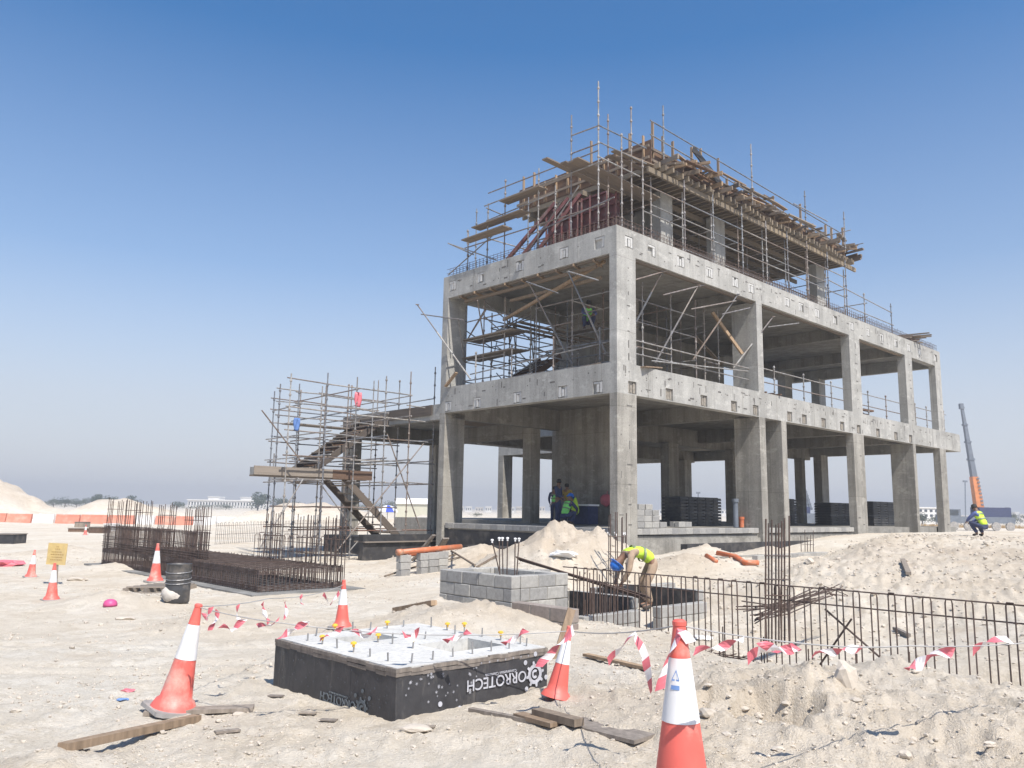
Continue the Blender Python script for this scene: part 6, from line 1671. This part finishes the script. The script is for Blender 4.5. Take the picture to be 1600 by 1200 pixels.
# ------------------------------------------------------------------ far buildings
def arch_wall(mb_w, mb_g, x0, x1, Yd, z0, z1, n, frac=0.55):
    w_ = (x1 - x0) / n
    for i in range(n):
        a = x0 + w_ * i; c = a + w_ / 2; hw = w_ * frac / 2; zs = z0 + (z1 - z0) * 0.58; zb = z0 + (z1 - z0) * 0.08
        pts = [(c - hw, zb)] + [(c - hw * math.cos(t), zs + hw * math.sin(t)) for t in [k * math.pi / 6 for k in range(7)]] + [(c + hw, zb)]
        # wall round the arch
        m_ = len(pts)
        out = [(a, z0)] + [(a + w_ * k / 6 if True else 0, z1) for k in range(7)] + [(a + w_, z0)]
        vs = [Vector((x, Yd, z)) for x, z in pts] + [Vector((x, Yd, z)) for x, z in out]
        mb_w.add(vs, [(i_, i_ + 1, m_ + i_ + 1, m_ + i_) for i_ in range(m_ - 1)] + [(0, m_, 2 * m_ - 1, m_ - 1)])
        mb_w.add([Vector((x, Yd, z)) for x, z in pts] + [Vector((x, Yd + 0.5, z)) for x, z in pts], [(i_, m_ + i_, m_ + i_ + 1, i_ + 1) for i_ in range(m_ - 1)])
        mb_g.append([Vector((x, Yd + 0.45, z)) for x, z in pts])
Yd = 420.0
def pz(px, py): return atY(px, py, Yd)
xa, xb = pz(293, 790).x, pz(411, 790).x
zt_, zm, zb = pz(350, 782.5).z, pz(350, 790.5).z, -0.4
pal = thing('palace', (0.5 * (xa + xb), Yd, -0.4), 'long white arcaded palace on the left horizon', 'building')
mw_, mg = MB(), []
arch_wall(mw_, mg, xa, xb, Yd, zm, zt_, 26); arch_wall(mw_, mg, xa, xb, Yd - 0.6, (zm * 0.5 + zb * 0.5), zm - 0.1, 26, 0.45)
mw_.build('arcade_wall', M['palace'], pal)
for pg in mg:
    m_ = MB(); m_.add(pg, [tuple(range(len(pg)))]); m_.build('arch_window', M['glass'], pal)
mb = MB(); mb.box(((xa + xb) / 2, Yd + 6, (zt_ + zb) / 2), xb - xa, 10.8, zt_ - zb); mb.build('wall', M['palace'], pal)
mb = MB(); mb.box(((xa + xb) / 2, Yd + 5.7, zt_ + 0.25), xb - xa + 0.8, 12.4, 0.5); mb.build('cornice', M['palace'], pal)
for x0, x1 in ((324, 342), (375, 392)):
    a, b = pz(x0, 780).x, pz(x1, 780).x; mb = MB(); mb.box(((a + b) / 2, Yd + 5, zt_ + 1.15), b - a, 8, 1.3); mb.box(((a + b) / 2, Yd + 5, zt_ + 1.95), b - a + 0.6, 8.6, 0.3); mb.build('roof_pavilion', M['palace'], pal)
def house(px0, px1, ytop, ybase, Yd, label, mat='villa', nw=3, floors=1, pitched=False):
    a, b = atY(px0, ytop, Yd), atY(px1, ytop, Yd); zt_ = a.z; z0 = -0.5; xm = (a.x + b.x) / 2; dp = max(3, (b.x - a.x) * 0.6)
    t = thing('house', (xm, Yd, z0), label, 'building', 'small buildings on the horizon')
    if pitched:
        mb = MB(); h0 = z0 + (zt_ - z0) * 0.72
        mb.box((xm, Yd + dp / 2, (z0 + h0) / 2), b.x - a.x, dp, h0 - z0); mb.build('wall', M[mat], t)
        mb = MB(); x0, x1 = a.x - 0.3, b.x + 0.3; y0, y1 = Yd - 0.3, Yd + dp + 0.3; ym = Yd + dp / 2
        mb.add([(x0, y0, h0 + .01), (x1, y0, h0 + .01), (x1, y1, h0 + .01), (x0, y1, h0 + .01), (x0, ym, zt_), (x1, ym, zt_)], [(0, 1, 5, 4), (2, 3, 4, 5), (1, 2, 5), (3, 0, 4), (3, 2, 1, 0)]); mb.build('roof', M['bar_white'], t)
    else:
        mb = MB(); mb.box((xm, Yd + dp / 2, (z0 + zt_) / 2), b.x - a.x, dp, zt_ - z0); mb.build('wall', M[mat], t)
        mb = MB(); mb.box((xm, Yd + dp / 2, zt_ + 0.15), b.x - a.x + 0.5, dp + 0.5, 0.3); mb.build('parapet', M[mat], t)
        vis0 = atY(px0, ybase, Yd).z
        for f in range(floors):
            hz_ = (zt_ - vis0) / floors
            for i in range(nw):
                x = a.x + (b.x - a.x) * (i + 0.5) / nw; mb = MB(); mb.box((x, Yd - 0.02, vis0 + hz_ * (f + 0.5)), (b.x - a.x) / nw * 0.5, 0.12, hz_ * 0.5); mb.build('window', M['glass'], t)
house(1434, 1467, 794, 809, 210, 'white two-storey house between the last two columns', 'palace', 4, 2)
house(620, 668, 778, 797, 160, 'pale shed with a white roof behind the stair scaffold', 'shed', 1, 1, True)
names = ['first', 'second', 'third', 'fourth', 'fifth', 'sixth', 'seventh', 'eighth', 'ninth', 'tenth']
for k in range(9):
    x0 = 712 + 16 * k + random.uniform(-2, 2); house(x0, x0 + random.uniform(9, 14), 792 + random.uniform(-1, 2), 799, 520 + 20 * (k % 3), names[k] + ' white villa from the left in the far row seen under the building', 'palace' if k % 2 else 'villa', 3)
for k in range(5):
    x0 = 1000 + 30 * k; house(x0, x0 + 18, 797 + random.uniform(-1, 1), 803, 540, names[k] + ' tiny villa from the left beyond the crate stacks', 'palace', 3)
for k, (x0, x1, y) in enumerate(((1488, 1512, 806), (1540, 1562, 802), (1563, 1580, 803), (1586, 1592, 801), (1594, 1640, 804), (1472, 1486, 805))):
    house(x0, x1, y, 812, 380 + 15 * k, ['low flat building left of the crane', 'flat grey building right of the crane', 'grey flat building further right of the crane', 'narrow white block near the right edge', 'building running out of the right edge', 'low flat building beside the last column'][k], ['villa', 'shed', 'villa', 'palace', 'villa', 'shed'][k], 3)
# ------------------------------------------------------------------ cranes
Yd = 118.0
P = atY(1532, 806, Yd); P.z = -0.25
cr = thing('mobile_crane', P, 'mobile crane with an orange and grey telescopic boom at the right', 'crane')
b0, b1, b2 = atY(1530, 797, Yd), atY(1521.5, 745, Yd), atY(1503, 637, Yd)
q0, q1 = b0, b1
mb = MB(); a, b, c = axes(b1 - b0)
wd0, wd1 = 1.5, 1.1
def taper(p, q, w0, w1):
    return MB().hexa([p + a * (x * w0 / 2) + Vector((0, y * w0 / 2, 0)) for x, y in ((-1, -1), (1, -1), (1, 1), (-1, 1))], [q + a * (x * w1 / 2) + Vector((0, y * w1 / 2, 0)) for x, y in ((-1, -1), (1, -1), (1, 1), (-1, 1))])
a = Vector((1, 0, 0))
taper(b0, b1, 1.05, 0.85).build('base_section', M['crane_orange'], cr)
for k in range(9):
    t_ = (k + 0.5) / 9; p = b0.lerp(b1, t_); mb = MB(); mb.box(p + Vector((0.3, -0.54, 0)), 0.35, 0.06, 0.22); mb.build('boom_lug', M['crane_grey'], cr)
prev = b1; wv = 0.72
for k in range(4):
    nx = b1.lerp(b2, (k + 1) / 4); taper(prev, nx, wv, wv - 0.08).build('boom_section', M['crane_grey'], cr)
    mb = MB(); mb.box(nx, wv + 0.1, wv + 0.1, 0.25); mb.build('collar', M['crane_grey'], cr); prev = nx; wv -= 0.1
mb = MB(); mb.box(b2 + Vector((-0.1, 0, 0.2)), 0.5, 0.5, 0.8); mb.build('boom_head', M['crane_grey'], cr)
mb = MB(); mb.box(P + Vector((-0.8, 0, 1.5)), 10, 2.6, 0.9); mb.build('carrier', M['crane_grey'], cr)
mb = MB(); mb.box(P + Vector((-4.6, 0, 2.2)), 2.2, 2.5, 1.6); mb.build('cab', M['crane_grey'], cr); mb = MB(); mb.box(P + Vector((1.5, 0, 2.6)), 4.5, 2.4, 1.4); mb.build('counterweight', M['navy'], cr)
mb = MB(); mb.box(P + Vector((-4.6, -1.27, 2.5)), 1.5, 0.06, 0.7); mb.build('cab_window', M['glass'], cr)
for k in range(5):
    mb = MB(); mb.lathe(P + Vector((-4.6 + 2.0 * k, -1.45, 0.62)), [(0.3, 0), (0.62, 0.03), (0.62, 0.3), (0.3, 0.33)], 18, (Vector((1, 0, 0)), Vector((0, 0, 1)), Vector((0, 1, 0)))); mb.build('wheel', M['rubber'], cr)
Yd = 90.0
P = atY(1262, 815, Yd); P.z = -0.25
rg = thing('concrete_pump', P, 'dark machine with twin raised booms seen under the building', 'machine')
for dx in (0, 5.5): 
    p, q = atY(1256 + dx + 6, 797, Yd), atY(1252 + dx * 0.5, 758, Yd); beam('boom', rg, p, q, 0.28, 0.28, M['crane_grey'])
    for k in range(6): 
        pp_ = p.lerp(q, (k + 0.5) / 6); mb = MB(); mb.box(pp_, 0.36, 0.36, 0.08); mb.build('clamp', M['crane_grey'], rg)
mb = MB(); mb.box(P + Vector((0, 0, 1.4)), 3.0, 2.4, 1.2); mb.build('body', M['crane_grey'], rg); mb = MB(); mb.box(P + Vector((-0.6, 0, 2.3)), 1.2, 1.8, 0.8); mb.build('cab', M['navy'], rg)
for k in range(3):
    mb = MB(); mb.lathe(P + Vector((-1.0 + 1.0 * k, -1.35, 0.5)), [(0.2, 0), (0.48, 0.03), (0.48, 0.25), (0.2, 0.28)], 14, (Vector((1, 0, 0)), Vector((0, 0, 1)), Vector((0, 1, 0)))); mb.build('wheel', M['rubber'], rg)
for (px, yt, l) in ((1508, 752, 'thin lamp mast left of the mobile crane'), (1574, 794, 'short mast right of the mobile crane'), (1091, 770, 'thin far mast above the crate stack')):
    P = atY(px, 806, 240); P.z = -0.3; q = atY(px, yt, 240); t = thing('lamp_mast', P, l, 'mast'); rod('pole', t, P, q, 0.16, M['crane_grey']); mb = MB(); mb.box(q, 1.2, 0.5, 0.5); mb.build('lamp_head', M['crane_grey'], t)
# umbrella and its legs
P = atY(605, 808, 62); P.z = Hs(P.x, P.y); q = atY(605, 798, 62)
t = thing('sun_umbrella', P, 'blue and white sun umbrella seen under the stair', 'umbrella')
rod('pole', t, P, Vector((P.x, P.y, q.z + 0.25)), 0.03, M['steel'])
n = 8; R0 = 0.82
for k in range(n):
    a0, a1 = k * 2 * math.pi / n, (k + 1) * 2 * math.pi / n; vs = []
    for rr_, zz in ((0, 0.42), (0.35, 0.36), (0.7, 0.2), (1.0, -0.1)):
        for a in (a0, a1): vs.append(Vector((P.x + math.cos(a) * rr_ * R0, P.y + math.sin(a) * rr_ * R0, q.z + zz)))
    mb = MB(); mb.add(vs, [(2 * i, 2 * i + 1, 2 * i + 3, 2 * i + 2) for i in range(3)]); o = mb.build('canopy_panel', M['shade_blue'] if k == 6 else M['shade_white'], t)
    md = o.modifiers.new('thick', 'SOLIDIFY'); md.thickness = 0.01
# dry grass strip on the far right
r = random.Random(77); mb = MB()
for k in range(2500):
    x = r.uniform(60, 110); y = 150 + r.uniform(-3, 3); z = -0.25; h = r.uniform(0.3, 0.75)
    mb.add([(x - 0.06, y, z), (x + 0.06, y, z), (x + r.uniform(-0.2, 0.2), y + r.uniform(-0.2, 0.2), z + h)], [(0, 1, 2)])
tag(mb.build('dry_grass', M['dry']), 'strip of dry yellow grass beyond the plateau on the right', 'grass', kind='stuff')

# ------------------------------------------------------------------ the dusty air
m = bpy.data.materials.new('haze'); m.use_nodes = True
nn = m.node_tree; nn.nodes.clear()
out = nn.nodes.new('ShaderNodeOutputMaterial'); pv = nn.nodes.new('ShaderNodeVolumePrincipled')
pv.inputs['Color'].default_value = (0.93, 0.94, 0.96, 1); pv.inputs['Density'].default_value = 0.0013; pv.inputs['Anisotropy'].default_value = 0.2
nn.links.new(pv.outputs[0], out.inputs['Volume'])
mb = MB(); mb.box((0, 350, 9.5), 1500, 1000, 21.4)
tag(mb.build('haze', m), 'thin dusty air over the site', 'haze', kind='stuff')
